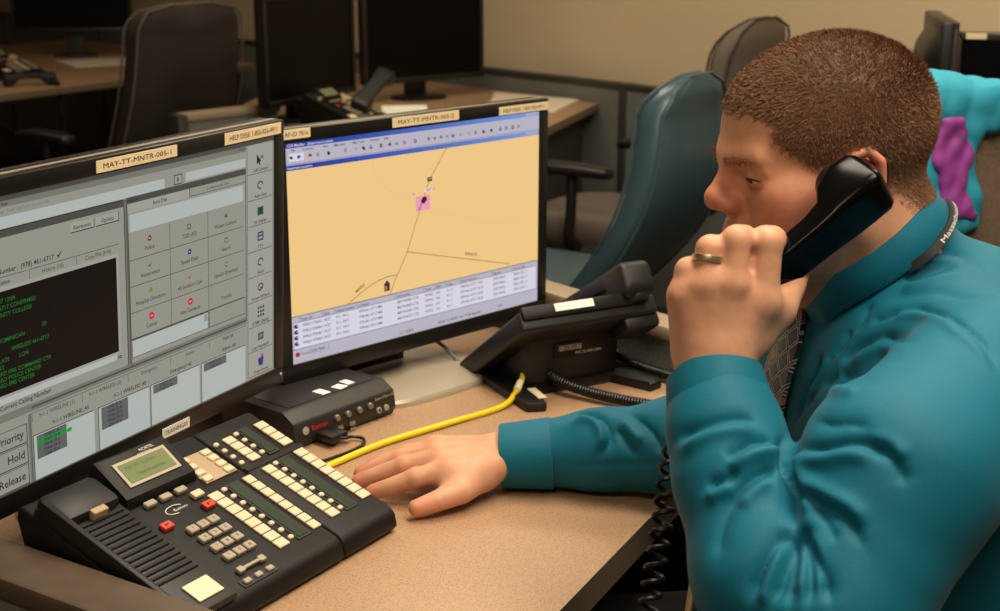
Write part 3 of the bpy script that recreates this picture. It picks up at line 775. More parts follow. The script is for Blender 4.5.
    def window(par, x, w, y0, y1):
        b = MB(); b.box((x, (y0 + y1) / 2, .0007), (w + .006, y1 - y0 + .006, .0014), M=F, bev=.0004); wd = b.build('label_window', 'phone_dark', par, 0)
        b = MB(); b.box((x, (y0 + y1) / 2, .0016), (w, y1 - y0, .0008), M=F); b.build('label_strip', 'lcd_dark', wd, 0)
    def dots(par, x, y0, y1, n):
        for k in range(n):
            Mk = F @ Matrix.Translation((x, y0 + (y1 - y0) * k / (n - 1), 0))
            if 'dot' not in protos:
                b = MB(); b.loft([sellipse((0, 0, z), (1, 0, 0), (0, 1, 0), .0036 * s, .0030 * s, 8, 2.6) for (z, s) in ((0, 1), (.002, 1), (.003, .7))]); protos['dot'] = b.build('indicator', 'key_cream', par, 40); protos['dot'].matrix_local = Mk
            else: inst(protos['dot'], 'indicator', Mk, par)
    window(t, -.1035, .014, .028, .128)
    column(t, -.1335, .0155, .026, .1295, 8, 'key_cream', 'memory_key')
    dots(t, -.1180, .033, .1265, 8)
    column(t, -.0805, .0105, .027, .1305, 8, 'key_cream', 'memory_key') if not module else column(t, -.0815, .0125, .027, .1305, 8, 'key_cream', 'memory_key')
    # tan plate above with six keys round it
    b = MB(); b.box((-.103, .1665, .0008), (.046, .046, .0016), M=F, bev=.0005); pl = b.build('tan_plate', 'key_tan', t, 30)
    for k in range(4): part('memory_key', 'key_cream', t, -.120, .149 + .0115 * k, .012, .0085, .004)
    for k in range(4): part('memory_key', 'key_cream', t, -.088, .149 + .0115 * k, .012, .0085, .004)
    if module:
        dots(md, -.0665, .150, .188, 4)
        column(md, -.0470, .0145, .145, .1925, 4, 'key_cream', 'module_key')
        dots(md, -.0318, .152, .191, 4); window(md, -.0185, .011, .147, .194)
        column(md, .0070, .0155, .146, .1945, 4, 'key_cream', 'module_key')
        column(md, -.0485, .0145, .029, .1315, 8, 'key_cream', 'module_key')
        dots(md, -.0345, .036, .129, 8); window(md, -.0215, .014, .031, .130)
        column(md, .0068, .0155, .031, .1340, 8, 'key_cream', 'module_key')
        b = MB(); b.box((-.025, .1385, .0004), (.092, .006, .0008), M=F); b.build('crossbar', 'phone_body', md, 0)
    return t
yaw1 = math.radians(58)
phone('black desk phone with rows of cream memory keys and an empty hook cradle', Matrix.Translation((-.1232, 1.3907, .7652)) @ rotz(yaw1))

# handset shape: lofted grip with two cups; local x from mouth to ear, z away from the user
def handset_mesh(mb, L=.205, w=.0225, M=None):
    secs = []
    half = ((.0, .0185, .020, .0115), (.03, .0180, .0205, .0120), (.048, .0160, .0220, .0140), (.058, .0085, .0240, .0215), (.080, .0035, .0250, .0265), (.097, .0040, .0245, .0255), (.102, .0055, .0225, .0215), (.1045, .008, .017, .014))
    for (x, zc, a, d) in [(-q[0], q[1], q[2], q[3]) for q in half[:0:-1]] + list(half):
        secs.append(sellipse((x * L / .205, 0, zc), (0, 1, 0), (0, 0, 1), a * w / .0225, d, 28, 6))
    mb.loft(secs, 0, M)
def coil(pts, R_, r_, pitch, n=6, per=10):
    """helix around a polyline"""
    P = [Vector(p) for p in spline(pts, 16)]; out = []; s = 0.0; prev = Vector((0, 0, 1))
    L = sum((P[i + 1] - P[i]).length for i in range(len(P) - 1)); turns = L / pitch; N = int(turns * per)
    cum = [0]
    for i in range(len(P) - 1): cum.append(cum[-1] + (P[i + 1] - P[i]).length)
    j = 0; a = None
    for k in range(N + 1):
        d = L * k / N
        while j < len(P) - 2 and cum[j + 1] < d: j += 1
        f = (d - cum[j]) / max(cum[j + 1] - cum[j], 1e-9); p = P[j].lerp(P[j + 1], f); t = (P[j + 1] - P[j]).normalized()
        a = t.cross(Vector((.3, .2, 1))) if a is None else a - t * a.dot(t)
        a.normalize(); b_ = t.cross(a); ph = 2 * PI * k / per
        out.append(p + (a * math.cos(ph) + b_ * math.sin(ph)) * R_)
    m = MB(); m.tube(out, r_, n); return m

# second phone, its back towards the aisle, tall wedge stand, handset on the hook
P2 = thing('desk_phone', 'black desk phone with white label and handset on its hook beyond the map monitor', 'telephone', Matrix.Translation((.078, 1.945, ZD)) @ rotz(math.radians(-151)))
# local: x = phone's own right, y = towards its back (which faces the aisle), z up
sl2 = math.radians(34)
F2 = Matrix.Translation((0, .085, .134)) @ Matrix.Rotation(sl2, 4, 'X')   # top face frame, origin at the back edge
b = MB()
b.box((0, -.105, -.016), (.222, .215, .030), M=F2, bev=.006, seg=3); b.build('body', 'phone_dark', P2)
b = MB(); b.box((.012, .0035, -.006), (.19, .010, .020), M=F2, bev=.004); bp = b.build('back_edge', 'phone_body', P2)
b = MB(); b.box((0, 0, 0), (.062, .0012, .011), M=F2 @ Matrix.Translation((.026, .0095, -.0045))); b.build('label', 'card_white', bp, 0)
b = MB(); b.box((.040, -.060, .002), (.090, .075, .012), M=F2, bev=.004); b.build('display_hood', 'phone_body', P2)
b = MB(); b.prism([(-.065, .012), (.052, .012), (.060, .112), (-.04, .055)], -.075, .075, M=Matrix(((0, 0, 1, 0), (1, 0, 0, 0), (0, 1, 0, 0), (0, 0, 0, 1))), bev=.004); st = b.build('stand', 'phone_dark', P2)
b = MB()
b.prism([(-.100, -.085), (.100, -.085), (.112, .115), (.085, .125), (.062, .055), (-.062, .055), (-.085, .125), (-.112, .115)], 0.0, .013, bev=.004); fp = b.build('foot_plate', 'phone_dark', P2)
b = MB(); b.box((.078, .085, .0138), (.012, .044, .0012), R=rotz(-.15)); b.build('foot_label', 'sticker', fp, 0)
b = MB(); b.box((.012, .0575, .060), (.045, .0012, .022), R=Matrix.Rotation(-.05, 4, 'X')); lb = b.build('rating_label', 'phone_body', st, 0)
random.seed(7); b = MB()
for k in range(14): b.box((-.005 + .0027 * k - .004, .0585, .063), (random.choice([.0008, .0014]), .0006, .008))
b.text('FCC ID AB6 CAN', .032, .052, .004, 0, M=Matrix.Translation((0, .0588, 0)) @ Matrix(((-1, 0, 0, .032), (0, 0, 1, 0), (0, 1, 0, 0), (0, 0, 0, 1))))
b.build('barcode', 'ink_white', lb, 0)
b = MB(); b.box((-.085, -.02, .022), (.06, .05, .03), M=F2 @ Matrix.Translation((0, -.01, -.055)), bev=.008); b.build('speaker_box', 'phone_dark', P2)
hs2 = thing('phone_handset', 'black handset lying on the hook of the phone beyond the map monitor', 'handset', P2.matrix_world @ F2 @ Matrix.Translation((-.080, -.078, .020)) @ Matrix.Rotation(PI / 2, 4, 'Z') @ Matrix.Rotation(.06, 4, 'Y'))
b = MB(); handset_mesh(b, .20, .0235); b.build('grip', 'phone_dark', hs2, 50)
b = MB(); b.lathe([(.004, -.0275), (.017, -.0275), (.019, -.024), (.019, -.012)], 20, M=Matrix.Translation((.08, 0, 0))); b.build('ear_cap', 'phone_dark', hs2)
b = MB(); b.lathe([(.004, -.0275), (.017, -.0275), (.019, -.024), (.019, -.012)], 20, M=Matrix.Translation((-.08, 0, 0))); b.build('mouth_cap', 'phone_dark', hs2)
m = coil([(.058, 1.900, .770), (.085, 1.865, .760), (.13, 1.835, .7525), (.19, 1.80, .7505), (.25, 1.775, .7505), (.30, 1.785, .751)], .0062, .0019, .0042)
tag(m.build('coiled_cord', 'black_cable', None), 'black coiled cord running from the desk phone towards the teal sleeve', 'cord')
m = coil([(.165, 1.975, .770), (.20, 1.955, .757), (.24, 1.925, .7515), (.285, 1.885, .7515), (.31, 1.84, .752)], .0058, .0018, .0040)
tag(m.build('coiled_cord', 'black_cable', None), 'black coiled cord lying along the tan-capped partition behind the phone', 'cord')

# yellow network cable
b = MB(); pts = spline([(-.262, 1.515, .7445), (-.215, 1.575, .7445), (-.150, 1.660, .7445), (-.07, 1.735, .7445), (.0, 1.80, .7445), (.022, 1.838, .753), (.031, 1.868, .764), (.035, 1.905, .772)], 8)
b.tube(pts, .0042, 10); yc = b.build('network_cable', 'yellow_cable', None); tag(yc, 'yellow network cable running over the desk into the phone', 'cable')
b = MB(); b.tube([(.0235, 1.843, .7548), (.0285, 1.860, .761)], .0052, 10); b.build('cable_sleeve', 'card_white', yc)

# ------------------------------------------------------------------ black video box beside the phone
bx = math.atan2(.128, .1027)
BM = Matrix.Translation((-.2499, 1.6545, ZD)) @ rotz(bx)       # local x along the front, y backwards
t = thing('switch_box', 'black box with round silver buttons and three white stickers on its lid', 'switch box', BM)
Lx, Dy, Hz = .172, .150, .047
b = MB(); P = Matrix(((0, 0, 1, 0), (1, 0, 0, 0), (0, 1, 0, 0), (0, 0, 0, 1)))
b.prism([(0.002, .0), (Dy, .0), (Dy, Hz), (.020, Hz), (.0, Hz - .012), (-.004, .012)], -.012, Lx, M=P, bev=.003); b.build('case', 'box_black', t)
b = MB(); b.box((Lx / 2 - .006, Dy / 2 + .01, Hz + .0004), (Lx - .02, Dy - .03, .0008)); b.build('lid_panel', 'box_black', t, 0)
FB = Matrix.Translation((0, -.004, .012)) @ Matrix.Rotation(math.radians(90) - math.atan2(.004, .023), 4, 'X')
FB = Matrix.Translation((0, -.0045, .012)) @ Matrix.Rotation(math.radians(81), 4, 'X')
for k, x in enumerate((.060, .080, .101, .121)):
    b = MB(); b.lathe([(.0045, 0), (.0045, .003), (.0036, .0045)], 16, M=FB @ Matrix.Translation((x, .013, 0))); b.build('round_button', 'steel', t)
for k, x in enumerate((.137, .151)):
    b = MB(); b.lathe([(.0042, 0), (.0042, .0018), (.003, .0022)], 16, M=FB @ Matrix.Translation((x, .003, 0))); q = b.build('audio_jack', 'silver_plastic', t)
    b = MB(); b.lathe([(.0022, .0018), (.0022, .0026)], 12, M=FB @ Matrix.Translation((x, .003, 0))); b.build('jack_hole', 'green_led' if k else 'black_plastic', q)
b = MB()
for x in (.064, .086): b.box((x, -.001, .0006), (.010, .0055, .0015), M=FB); b.box((x, -.0085, .0006), (.010, .004, .0015), M=FB)
b.build('usb_port', 'steel', t, 0)
b = MB(); b.text('Raritan', .016, .0085, .0068, .0010, M=FB); b.build('brand_lettering', 'ink_red', t, 0)
b = MB(); b.lathe([(.0052, 0), (.0052, .0008), (.003, .001)], 20, M=FB @ Matrix.Translation((.006, .011, 0))); b.build('brand_mark', 'silver_plastic', t)
b = MB(); b.text('SwitchMan USB', .132, .0165, .0042, .0008, M=FB); b.build('model_lettering', 'silver_plastic', t, 0)
for (x, y, sx, sy, a) in ((.074, .038, .014, .020, .0), (.104, .035, .016, .016, .15), (.124, .041, .012, .018, -.05)):
    b = MB(); b.box((0, 0, Hz + .0012), (sx, sy, .0008)); q = b.build('lid_sticker', 'card_white', t, 0); q.location = (x, y, 0); q.rotation_euler = (0, 0, a)
BW = BM
def bw(x, y, z): return tuple(BM @ Vector((x, y, z)))
b = MB(); b.tube(spline([bw(.03, -.004, .012), bw(.03, -.022, .013), bw(.042, -.034, .010), bw(.060, -.030, .006), bw(.066, -.044, .0045), bw(.046, -.060, .0045), bw(.0, -.062, .0045), bw(-.05, -.055, .0045)], 8), .0022, 8)
tag(b.build('usb_cable', 'black_cable', None), 'thin black cable looping out of the black switch box', 'cable')
b = MB(); b.box((.03, -.018, .012), (.018, .030, .011), M=BM, bev=.003); b.box((.048, -.016, .011), (.016, .026, .009), M=BM, bev=.003)
tag(b.build('usb_plug', 'black_plastic', None), 'black cable plugs pushed into the front of the switch box', 'plug')
b = MB(); b.tube(spline([bw(.166, .03, .008), bw(.20, .035, .0045), bw(.25, .06, .004), bw(.30, .11, .004)], 8), .0026, 8)
tag(b.build('signal_cable', 'black_cable', None), 'black cable lying behind the switch box towards the phone', 'cable')
b = MB(); b.tube(spline([(-.15, 2.05, .80), (-.085, 2.00, .772), (-.055, 1.985, .749), (.0, 1.985, .7435), (.06, 1.96, .7435)], 8), .0028, 8)
tag(b.build('signal_cable', 'grey_cable', None), 'grey cable hanging under the map monitor', 'cable')
b = MB(); b.tube(spline([(-.475, 1.275, .7435), (-.45, 1.285, .748), (-.42, 1.30, .752), (-.40, 1.335, .747)], 8), .0035, 8)
tag(b.build('patch_cable', 'orange_cable', None), 'orange cable behind the hook end of the near phone', 'cable')
b = MB(); b.tube(spline([(-.51, 1.32, .7435), (-.47, 1.32, .7445), (-.42, 1.325, .748), (-.39, 1.36, .745)], 8), .003, 8)
tag(b.build('line_cable', 'card_white', None), 'pale cable beside the orange cable behind the near phone', 'cable')

# ------------------------------------------------------------------ small phones on the far desks
yb = math.radians(50)
phone('black desk phone with cream keys under the sideways black screen', Matrix.Translation((-.345, 4.80, .7652)) @ rotz(math.radians(62)), detail=1, module=False, s0=-.305, s1=-.06)
hb = thing('phone_handset', 'black handset standing on the phone under the sideways black screen', 'handset', Matrix.Translation((-.43, 4.76, .842)) @ rotz(math.radians(62)) @ Matrix.Rotation(math.radians(-28), 4, 'Y') @ Matrix.Rotation(.4, 4, 'X'))
b = MB(); handset_mesh(b, .21, .030); b.build('grip', 'phone_dark', hb, 50)
phone('black desk phone on the desk in front of the notched chair', Matrix.Translation((-2.00, 6.36, .7652)) @ rotz(math.radians(60)), detail=1, module=False, s0=-.305, s1=-.06)
hb = thing('phone_handset', 'black handset off its hook at the edge of the desk near the notched chair', 'handset', Matrix.Translation((-1.975, 5.92, .763)) @ rotz(math.radians(25)))
b = MB(); handset_mesh(b, .21, .028); b.build('grip', 'phone_dark', hb, 50)
m = coil([(-1.88, 5.93, .765), (-1.85, 5.90, .74), (-1.845, 5.90, .66), (-1.85, 5.92, .55), (-1.87, 5.95, .45)], .009, .0035, .011, 5, 8)
tag(m.build('coiled_cord', 'black_cable', None), 'black coiled cord hanging over the edge of the far desk', 'cord')
# ================================================================== the man: signed-distance modelling kernel (numpy)
def V3(p): return np.array(p, float)
def s_cap(p, a, b, ra, rb):
    a = V3(a); b = V3(b); ab = b - a; w = p - a
    t = np.clip(w @ ab / (ab @ ab), 0, 1)
    return np.linalg.norm(w - t[:, None] * ab, axis=1) - (ra + (rb - ra) * t)
def s_sph(p, c, r): return np.linalg.norm(p - V3(c), axis=1) - r
def s_ell(p, c, r, R=None):
    q = p - V3(c)
    if R is not None: q = q @ R                      # columns of R are the ellipsoid's axes
    r = V3(r); k0 = np.linalg.norm(q / r, axis=1); k1 = np.linalg.norm(q / (r * r), axis=1)
    return k0 * (k0 - 1) / np.maximum(k1, 1e-9)
def smin(a, b, k):
    h = np.maximum(k - np.abs(a - b), 0) / k
    return np.minimum(a, b) - h * h * k * .25
def smax(a, b, k): return -smin(-a, -b, k)
def chain(p, pts, rad, k=0.0):
    d = None
    for i in range(len(pts) - 1):
        e = s_cap(p, pts[i], pts[i + 1], rad[i], rad[i + 1])
        d = e if d is None else (smin(d, e, k) if k else np.minimum(d, e))
    return d
def rot3(axis, deg):
    a = math.radians(deg); c, s = math.cos(a), math.sin(a)
    return np.array({'x': [[1, 0, 0], [0, c, -s], [0, s, c]], 'y': [[c, 0, s], [0, 1, 0], [-s, 0, c]], 'z': [[c, -s, 0], [s, c, 0], [0, 0, 1]]}[axis], float)
class Field:
    """union of parts, each evaluated only near its own box"""
    def __init__(self, k=.012): self.parts = []; self.k = k
    def part(self, lo, hi, fn): self.parts.append((V3(lo), V3(hi), fn)); return self
    def __call__(self, p):
        d = np.full(len(p), 1e3)
        for lo, hi, fn in self.parts:
            out = np.linalg.norm(np.maximum(np.maximum(lo - p, p - hi), 0), axis=1)
            m = out < .05
            e = out + .02
            if m.any(): e[m] = fn(p[m])
            d = smin(d, e, self.k)
        return d
def surface(f, lo, hi, h, B=8):
    """sparse naive surface nets; returns verts, quads"""
    lo = V3(lo); nb = np.ceil((V3(hi) - lo) / (h * B)).astype(int)
    gi = np.stack(np.meshgrid(*[np.arange(n) for n in nb], indexing='ij'), -1).reshape(-1, 3)
    cen = lo + (gi + .5) * h * B
    keep = np.abs(f(cen)) < h * B * 1.25
    gi = gi[keep]
    loc = np.stack(np.meshgrid(*[np.arange(B + 1)] * 3, indexing='ij'), -1).reshape(-1, 3)
    D = np.empty((len(gi), (B + 1) ** 3))
    step = max(1, 400000 // (B + 1) ** 3)
    for s in range(0, len(gi), step):
        g = gi[s:s + step]
        pts = (lo + (g[:, None, :] * B + loc[None]) * h).reshape(-1, 3)
        D[s:s + step] = f(pts).reshape(len(g), -1)
    D = D.reshape(-1, B + 1, B + 1, B + 1)
    S = D < 0
    N = nb * B + 2
    def key(c): return (c[..., 0] * N[1] + c[..., 1]) * N[2] + c[..., 2]
    corners = [(i, j, k) for i in (0, 1) for j in (0, 1) for k in (0, 1)]
    def sub(A, c): return A[:, c[0]:c[0] + B, c[1]:c[1] + B, c[2]:c[2] + B]
    cnt = sum(sub(S, c).astype(np.int8) for c in corners)
    act = np.argwhere((cnt > 0) & (cnt < 8))
    vals = {c: D[act[:, 0], act[:, 1] + c[0], act[:, 2] + c[1], act[:, 3] + c[2]] for c in corners}
    acc = np.zeros((len(act), 3)); num = np.zeros(len(act))
    for a in corners:
        for ax in range(3):
            if a[ax]: continue
            b = list(a); b[ax] = 1; b = tuple(b)
            va, vb = vals[a], vals[b]; m = (va < 0) != (vb < 0)
            t = np.where(m, va / np.where(m, va - vb, 1), 0)
            P = np.tile(np.array(a, float), (len(act), 1)); P[:, ax] = t
            acc += P * m[:, None]; num += m
    cell = gi[act[:, 0]] * B + act[:, 1:]
    verts = lo + (cell + acc / num[:, None]) * h
    ck = key(cell); order = np.argsort(ck); cks = ck[order]
    quads = []
    for ax in range(3):
        e = [0, 0, 0]; e[ax] = 1
        A0 = S[:, :B, :B, :B]; A1 = sub(S, tuple(e))
        ed = np.argwhere(A0 != A1)
        inside = A0[ed[:, 0], ed[:, 1], ed[:, 2], ed[:, 3]]
        base = gi[ed[:, 0]] * B + ed[:, 1:]
        u, w = (ax + 1) % 3, (ax + 2) % 3
        q = []; ok = np.ones(len(ed), bool)
        for du, dw in ((0, 0), (-1, 0), (-1, -1), (0, -1)):
            c = base.copy(); c[:, u] += du; c[:, w] += dw
            kk = key(c); pos = np.clip(np.searchsorted(cks, kk), 0, len(cks) - 1)
            ok &= cks[pos] == kk; q.append(order[pos])
        q = np.stack(q, 1)
        q[~inside] = q[~inside][:, ::-1]
        quads.append(q[ok])
    quads = np.concatenate(quads)
    return verts, quads
def grad(f, p, e=5e-4):
    g = np.stack([f(p + e * a) - f(p - e * a) for a in np.eye(3)], 1)
    return g / np.maximum(np.linalg.norm(g, axis=1, keepdims=True), 1e-9)
def snap(f, v, n=1):
    for _ in range(n):
        v = v - grad(f, v) * np.clip(f(v), -.003, .003)[:, None]
    return v
def mesh_np(name, v, q, mats, parent=None):
    me = bpy.data.meshes.new(name)
    me.vertices.add(len(v)); me.vertices.foreach_set('co', v.astype(np.float32).ravel())
    k = q.shape[1]
    me.loops.add(q.size); me.loops.foreach_set('vertex_index', q.astype(np.int32).ravel())
    me.polygons.add(len(q)); me.polygons.foreach_set('loop_start', np.arange(0, q.size, k, dtype=np.int32))
    me.update(calc_edges=True); me.validate()
    me.polygons.foreach_set('use_smooth', np.ones(len(me.polygons), bool))
    for m in (mats if isinstance(mats, (list, tuple)) else [mats]): me.materials.append(MATS[m] if isinstance(m, str) else m)
    o = bpy.data.objects.new(name, me); COL.objects.link(o)
    if parent is not None: o.parent = parent
    return o
def vcolor(o, rgb, name='ink'):
    at = o.data.color_attributes.new(name, 'FLOAT_COLOR', 'POINT')
    buf = np.ones((len(o.data.vertices), 4), np.float32); buf[:, :3] = rgb
    at.data.foreach_set('color', buf.ravel())
def noise3(p, s, seed=0):
    """cheap smooth value: sum of sines"""
    r = np.random.RandomState(seed); out = np.zeros(len(p))
    for i in range(6):
        k = r.normal(size=3) * s; out += np.sin(p @ k + r.uniform(0, 6.28)) / 6
    return out

# ------------------------------------------------------------------ head (millimetre prims in a head frame: x forward, y left, z up)
HO = V3((.3190, 1.334, 1.149)); HS = .00105
_y, _p = math.radians(11), math.radians(6)
_f0 = V3((-math.cos(_y), -math.sin(_y), 0)); _Z = V3((0, 0, 1))
H_F = _f0 * math.cos(_p) - _Z * math.sin(_p); H_U = _Z * math.cos(_p) + _f0 * math.sin(_p); H_L = np.cross(H_U, H_F)
HR = np.stack([H_F, H_L, H_U], 1)
def to_head(p): return ((p - HO) @ HR) / HS
def from_head(q): return HO + (np.atleast_2d(np.array(q, float)) * HS) @ HR.T
def head_mm(q):
    a = q.copy(); a[:, 1] = np.abs(a[:, 1])              # mirrored
    E = lambda c, r, R=None: s_ell(a, c, r, R)
    d = s_ell(q, (-3, 0, 42), (95, 77, 80))
    d = smin(d, s_ell(q, (34, 0, 44), (64, 64, 58)), 18)
    d = smin(d, s_ell(q, (38, 0, -22), (54, 60, 74)), 22)
    d = smin(d, s_cap(a, (8, 50, -44), (66, 26, -80), 22, 20), 22)      # jaw line
    d = smin(d, s_ell(q, (80, 0, -86), (20, 22, 19)), 16)               # chin
    d = smin(d, s_ell(a, (52, 40, -40), (34, 26, 38)), 22)              # full cheek
    d = smin(d, s_ell(a, (60, 45, -8), (24, 19, 18)), 26)               # cheekbone
    d = smin(d, s_cap(a, (97, 6, 24), (84, 40, 27), 8.0, 7), 18)        # brow
    d = smin(d, s_ell(q, (92, 0, -52), (13, 26, 22)), 16)               # muzzle
    d = smin(d, s_cap(q, (30, 0, -76), (-5, 0, -95), 45, 50), 30)       # throat
    d = smax(d, -s_ell(a, (97, 33, 9), (13, 14, 9)), 12)              # eye socket
    d = smin(d, s_ell(a, (78.5, 32, 9), (13.5, 15, 12.0)), 4)            # eyeball under lids
    d = smin(d, s_cap(a, (91, 22, 17), (82, 46, 15), 3.2, 3.0), 6)    # upper lid fold
    d = smin(d, chain(a, [(89.5, 24, 8), (91.3, 32, 11), (83, 47, 6.5)], [1.4, 1.9, 1.6]), 3)
    d = smin(d, chain(a, [(89, 24, 5), (90, 32, 2.2), (82.5, 47, 5)], [1.3, 1.6, 1.4]), 3.5)
    d = smin(d, s_cap(q, (88, 0, 12), (96, 0, -16), 9, 14), 8)
    d = smin(d, s_cap(q, (96, 0, 17), (112, 0, -8), 6.5, 8.0), 9)      # nose bridge
    d = smin(d, s_sph(q, (113, 0, -13), 9.6), 7)
    d = smin(d, s_ell(a, (101, 11.5, -18), (11, 7.5, 8.5)), 6)              # nose wing
    d = smax(d, -s_ell(a, (107, 7, -27), (6, 3.6, 5)), 3)
    d = smin(d, s_cap(a, (104, 0, -46.5), (94, 22, -50), 5.2, 2.2), 5)  # lips
    d = smin(d, s_cap(a, (102.5, 0, -56), (94, 18, -53), 5.6, 2.2), 5)
    d = smax(d, -s_cap(a, (109, 0, -51.5), (96, 24, -52), 1.6, 1.0), 3)
    # ear
    ae = a - np.array([10.0, 0, -5.0])
    e = s_ell(ae, (-4, 77, 3), (15, 6, 25), rot3('z', -18))
    pts = [(10, 75, 0), (10, 78, 18), (3, 82, 31), (-7, 85, 34), (-17, 87, 24), (-18, 86, 6), (-12, 83, -12), (0, 78, -25)]
    e = smin(e, chain(ae, pts, [3.6, 3.8, 4.2, 4.4, 4.4, 4.0, 4.0, 6.0]), 4)
    e = smax(e, -s_ell(ae, (-3, 88, 2), (9, 8, 15)), 4)
    d = smin(d, e, 6)
    return d
NECK_A = from_head((-22, 0, -30))[0]
NECK_B = V3((.405, 1.335, 1.000))
def f_head(p): return head_mm(to_head(p)) * HS
def f_neck(p):
    d = s_cap(p, NECK_A, NECK_B, .067, .076)
    return smin(d, s_cap(p, from_head((14, 0, -72))[0], NECK_B + V3((-.012, 0, 0)), .046, .056), .03)
# ------------------------------------------------------------------ joints (world metres)
SH_L = V3((.425, 1.150, .985)); EL_L = V3((0.2495, 0.9809, 0.8388)); WR_L = V3((0.1859, 1.1527, 1.0161))
SH_R = V3((.350, 1.520, .965)); EL_R = V3((0.2778, 1.4743, 0.8120)); WR_R = V3((0.0000, 1.5372, 0.7770))
# left hand (holds the handset)
LH = dict(
  wrist=(0.1846, 1.1512, 1.0220),
  mcp=[(0.2212, 1.1516, 1.0663), (0.1957, 1.1455, 1.0819), (0.1742, 1.1481, 1.0803), (0.1568, 1.1544, 1.0690)],
  pip=[(0.2255, 1.1603, 1.1140), (0.1998, 1.1539, 1.1171), (0.1784, 1.1558, 1.1089), (0.1611, 1.1600, 1.0896)],
  dip=[(0.2363, 1.1893, 1.1102), (0.2112, 1.1858, 1.1128), (0.1911, 1.1875, 1.1035), (0.1746, 1.1888, 1.0853)],
  tip=[(0.2428, 1.2038, 1.0872), (0.2189, 1.2043, 1.0889), (0.1998, 1.2044, 1.0816), (0.1842, 1.2027, 1.0675)],
  cmc=(0.2182, 1.1639, 1.0308), tmcp=(0.2419, 1.1753, 1.0501), tip1=(0.2580, 1.1954, 1.0675), ttip=(0.2683, 1.2112, 1.0836))
def f_handL(p):
    r = [.0140, .0128, .0122, .0113]; d = None
    w = V3(LH['wrist'])
    d = s_cap(p, V3((0.1825, 1.1491, 1.0028)), w, .0295, .027)
    for i in range(4):
        m = V3(LH['mcp'][i]); a = w + (V3(LH['mcp'][1]) - V3(LH['mcp'][2])) * (1.2 - .8 * i) * .55
        d = smin(d, s_cap(p, a, m, .019, .0145), .016)
        d = smin(d, s_cap(p, a + V3((0, .016, 0)), m + V3((.004, .016, -.012)), .018, .013), .016)
    for i in range(4):
        e = chain(p, [V3(LH[k][i]) for k in ('mcp', 'pip', 'dip', 'tip')], [r[i] + .0012, r[i] + .0004, r[i] - .0012, r[i] - .0032])
        e = smin(e, s_sph(p, V3(LH['pip'][i]), r[i] + .0002), .004)
        d = smin(d, e, .0058)
    e = chain(p, [V3(LH[k]) for k in ('cmc', 'tmcp', 'tip1', 'ttip')], [.019, .0148, .0112, .0088])
    d = smin(d, e, .016)
    d = smin(d, chain(p, [V3(LH['mcp'][0]) + V3((.002, .004, -.004)), V3(LH['tmcp']) + V3((-.004, -.002, .004))], [.0135, .0125]), .016)
    return d
RH = dict(
  wrist=(-0.0047, 1.5339, 0.7770),
  mcp=[(-0.0576, 1.4800, 0.7810), (-0.0676, 1.5038, 0.7850), (-0.0735, 1.5339, 0.7820), (-0.0751, 1.5687, 0.7750)],
  pip=[(-0.0948, 1.4758, 0.7730), (-0.1093, 1.5074, 0.7750), (-0.1161, 1.5398, 0.7710), (-0.1111, 1.5690, 0.7660)],
  dip=[(-0.1246, 1.4785, 0.7610), (-0.1410, 1.5122, 0.7620), (-0.1447, 1.5422, 0.7600), (-0.1352, 1.5699, 0.7580)],
  tip=[(-0.1444, 1.4831, 0.7530), (-0.1624, 1.5161, 0.7530), (-0.1638, 1.5421, 0.7525), (-0.1531, 1.5676, 0.7525)],
  cmc=(-0.0206, 1.4953, 0.7700), tmcp=(-0.0437, 1.4608, 0.7635), tip1=(-0.0698, 1.4430, 0.7590), ttip=(-0.0916, 1.4351, 0.7540))
def f_handR(p):
    r = [.0112, .0115, .0110, .0100]
    w = V3(RH['wrist']); d = s_cap(p, w + (w - V3(RH['mcp'][1])) * .3, w, .0275, .0265)
    ac = (V3(RH['mcp'][0]) - V3(RH['mcp'][3])) * .30
    for i in range(4):
        a = w + ac * (1 - i * .66)
        d = smin(d, s_cap(p, a, V3(RH['mcp'][i]), .0175, .0135), .014)
        e = chain(p, [V3(RH[k][i]) for k in ('mcp', 'pip', 'dip', 'tip')], [r[i] + .0022, r[i] + .0004, r[i] - .001, r[i] - .0022])
        e = smin(e, s_sph(p, V3(RH['pip'][i]), r[i] + .0010), .004)
        d = smin(d, e, .007)
    e = chain(p, [V3(RH[k]) for k in ('cmc', 'tmcp', 'tip1', 'ttip')], [.0185, .0150, .0118, .0098])
    d = smin(d, e, .018)
    d = smin(d, s_cap(p, V3(RH['cmc']), V3(RH['mcp'][0]) + V3((0, 0, -.01)), .014, .010), .016)
    return smax(d, .7412 - p[:, 2], .003)
def f_armsbody(p):
    d = chain(p, SLV_L + [WR_L], [.05, .05, .042, .034, .028, .027, .027, .027])
    d = smin(d, chain(p, SLV_R + [WR_R], [.05, .045, .038, .034, .028, .026, .026]), .01)
    d = smin(d, s_cap(p, SH_L, SH_R, .05, .05), .03)
    d = smin(d, s_ell(p, (.41, 1.335, .92), (.10, .17, .14)), .03)
    d = smin(d, s_ell(p, (.46, 1.335, .72), (.13, .15, .16)), .04)
    return d
def bb(pts, m):
    P = np.array(pts); return P.min(0) - m, P.max(0) + m
BODY = Field(.014)
BODY.part(HO - .16, HO + .17, f_head)
BODY.part(*bb([NECK_A, NECK_B], .09), f_neck)
BODY.part(*bb([LH['wrist'], LH['ttip'], (0.1825, 1.1491, 1.0028)] + LH['mcp'] + LH['pip'] + LH['tip'], .035), f_handL)
BODY.part(*bb([RH['wrist'], RH['ttip']] + RH['mcp'] + RH['tip'], .035), f_handR)
BODY.part((.05, .9, .55), (.62, 1.75, 1.06), f_armsbody)
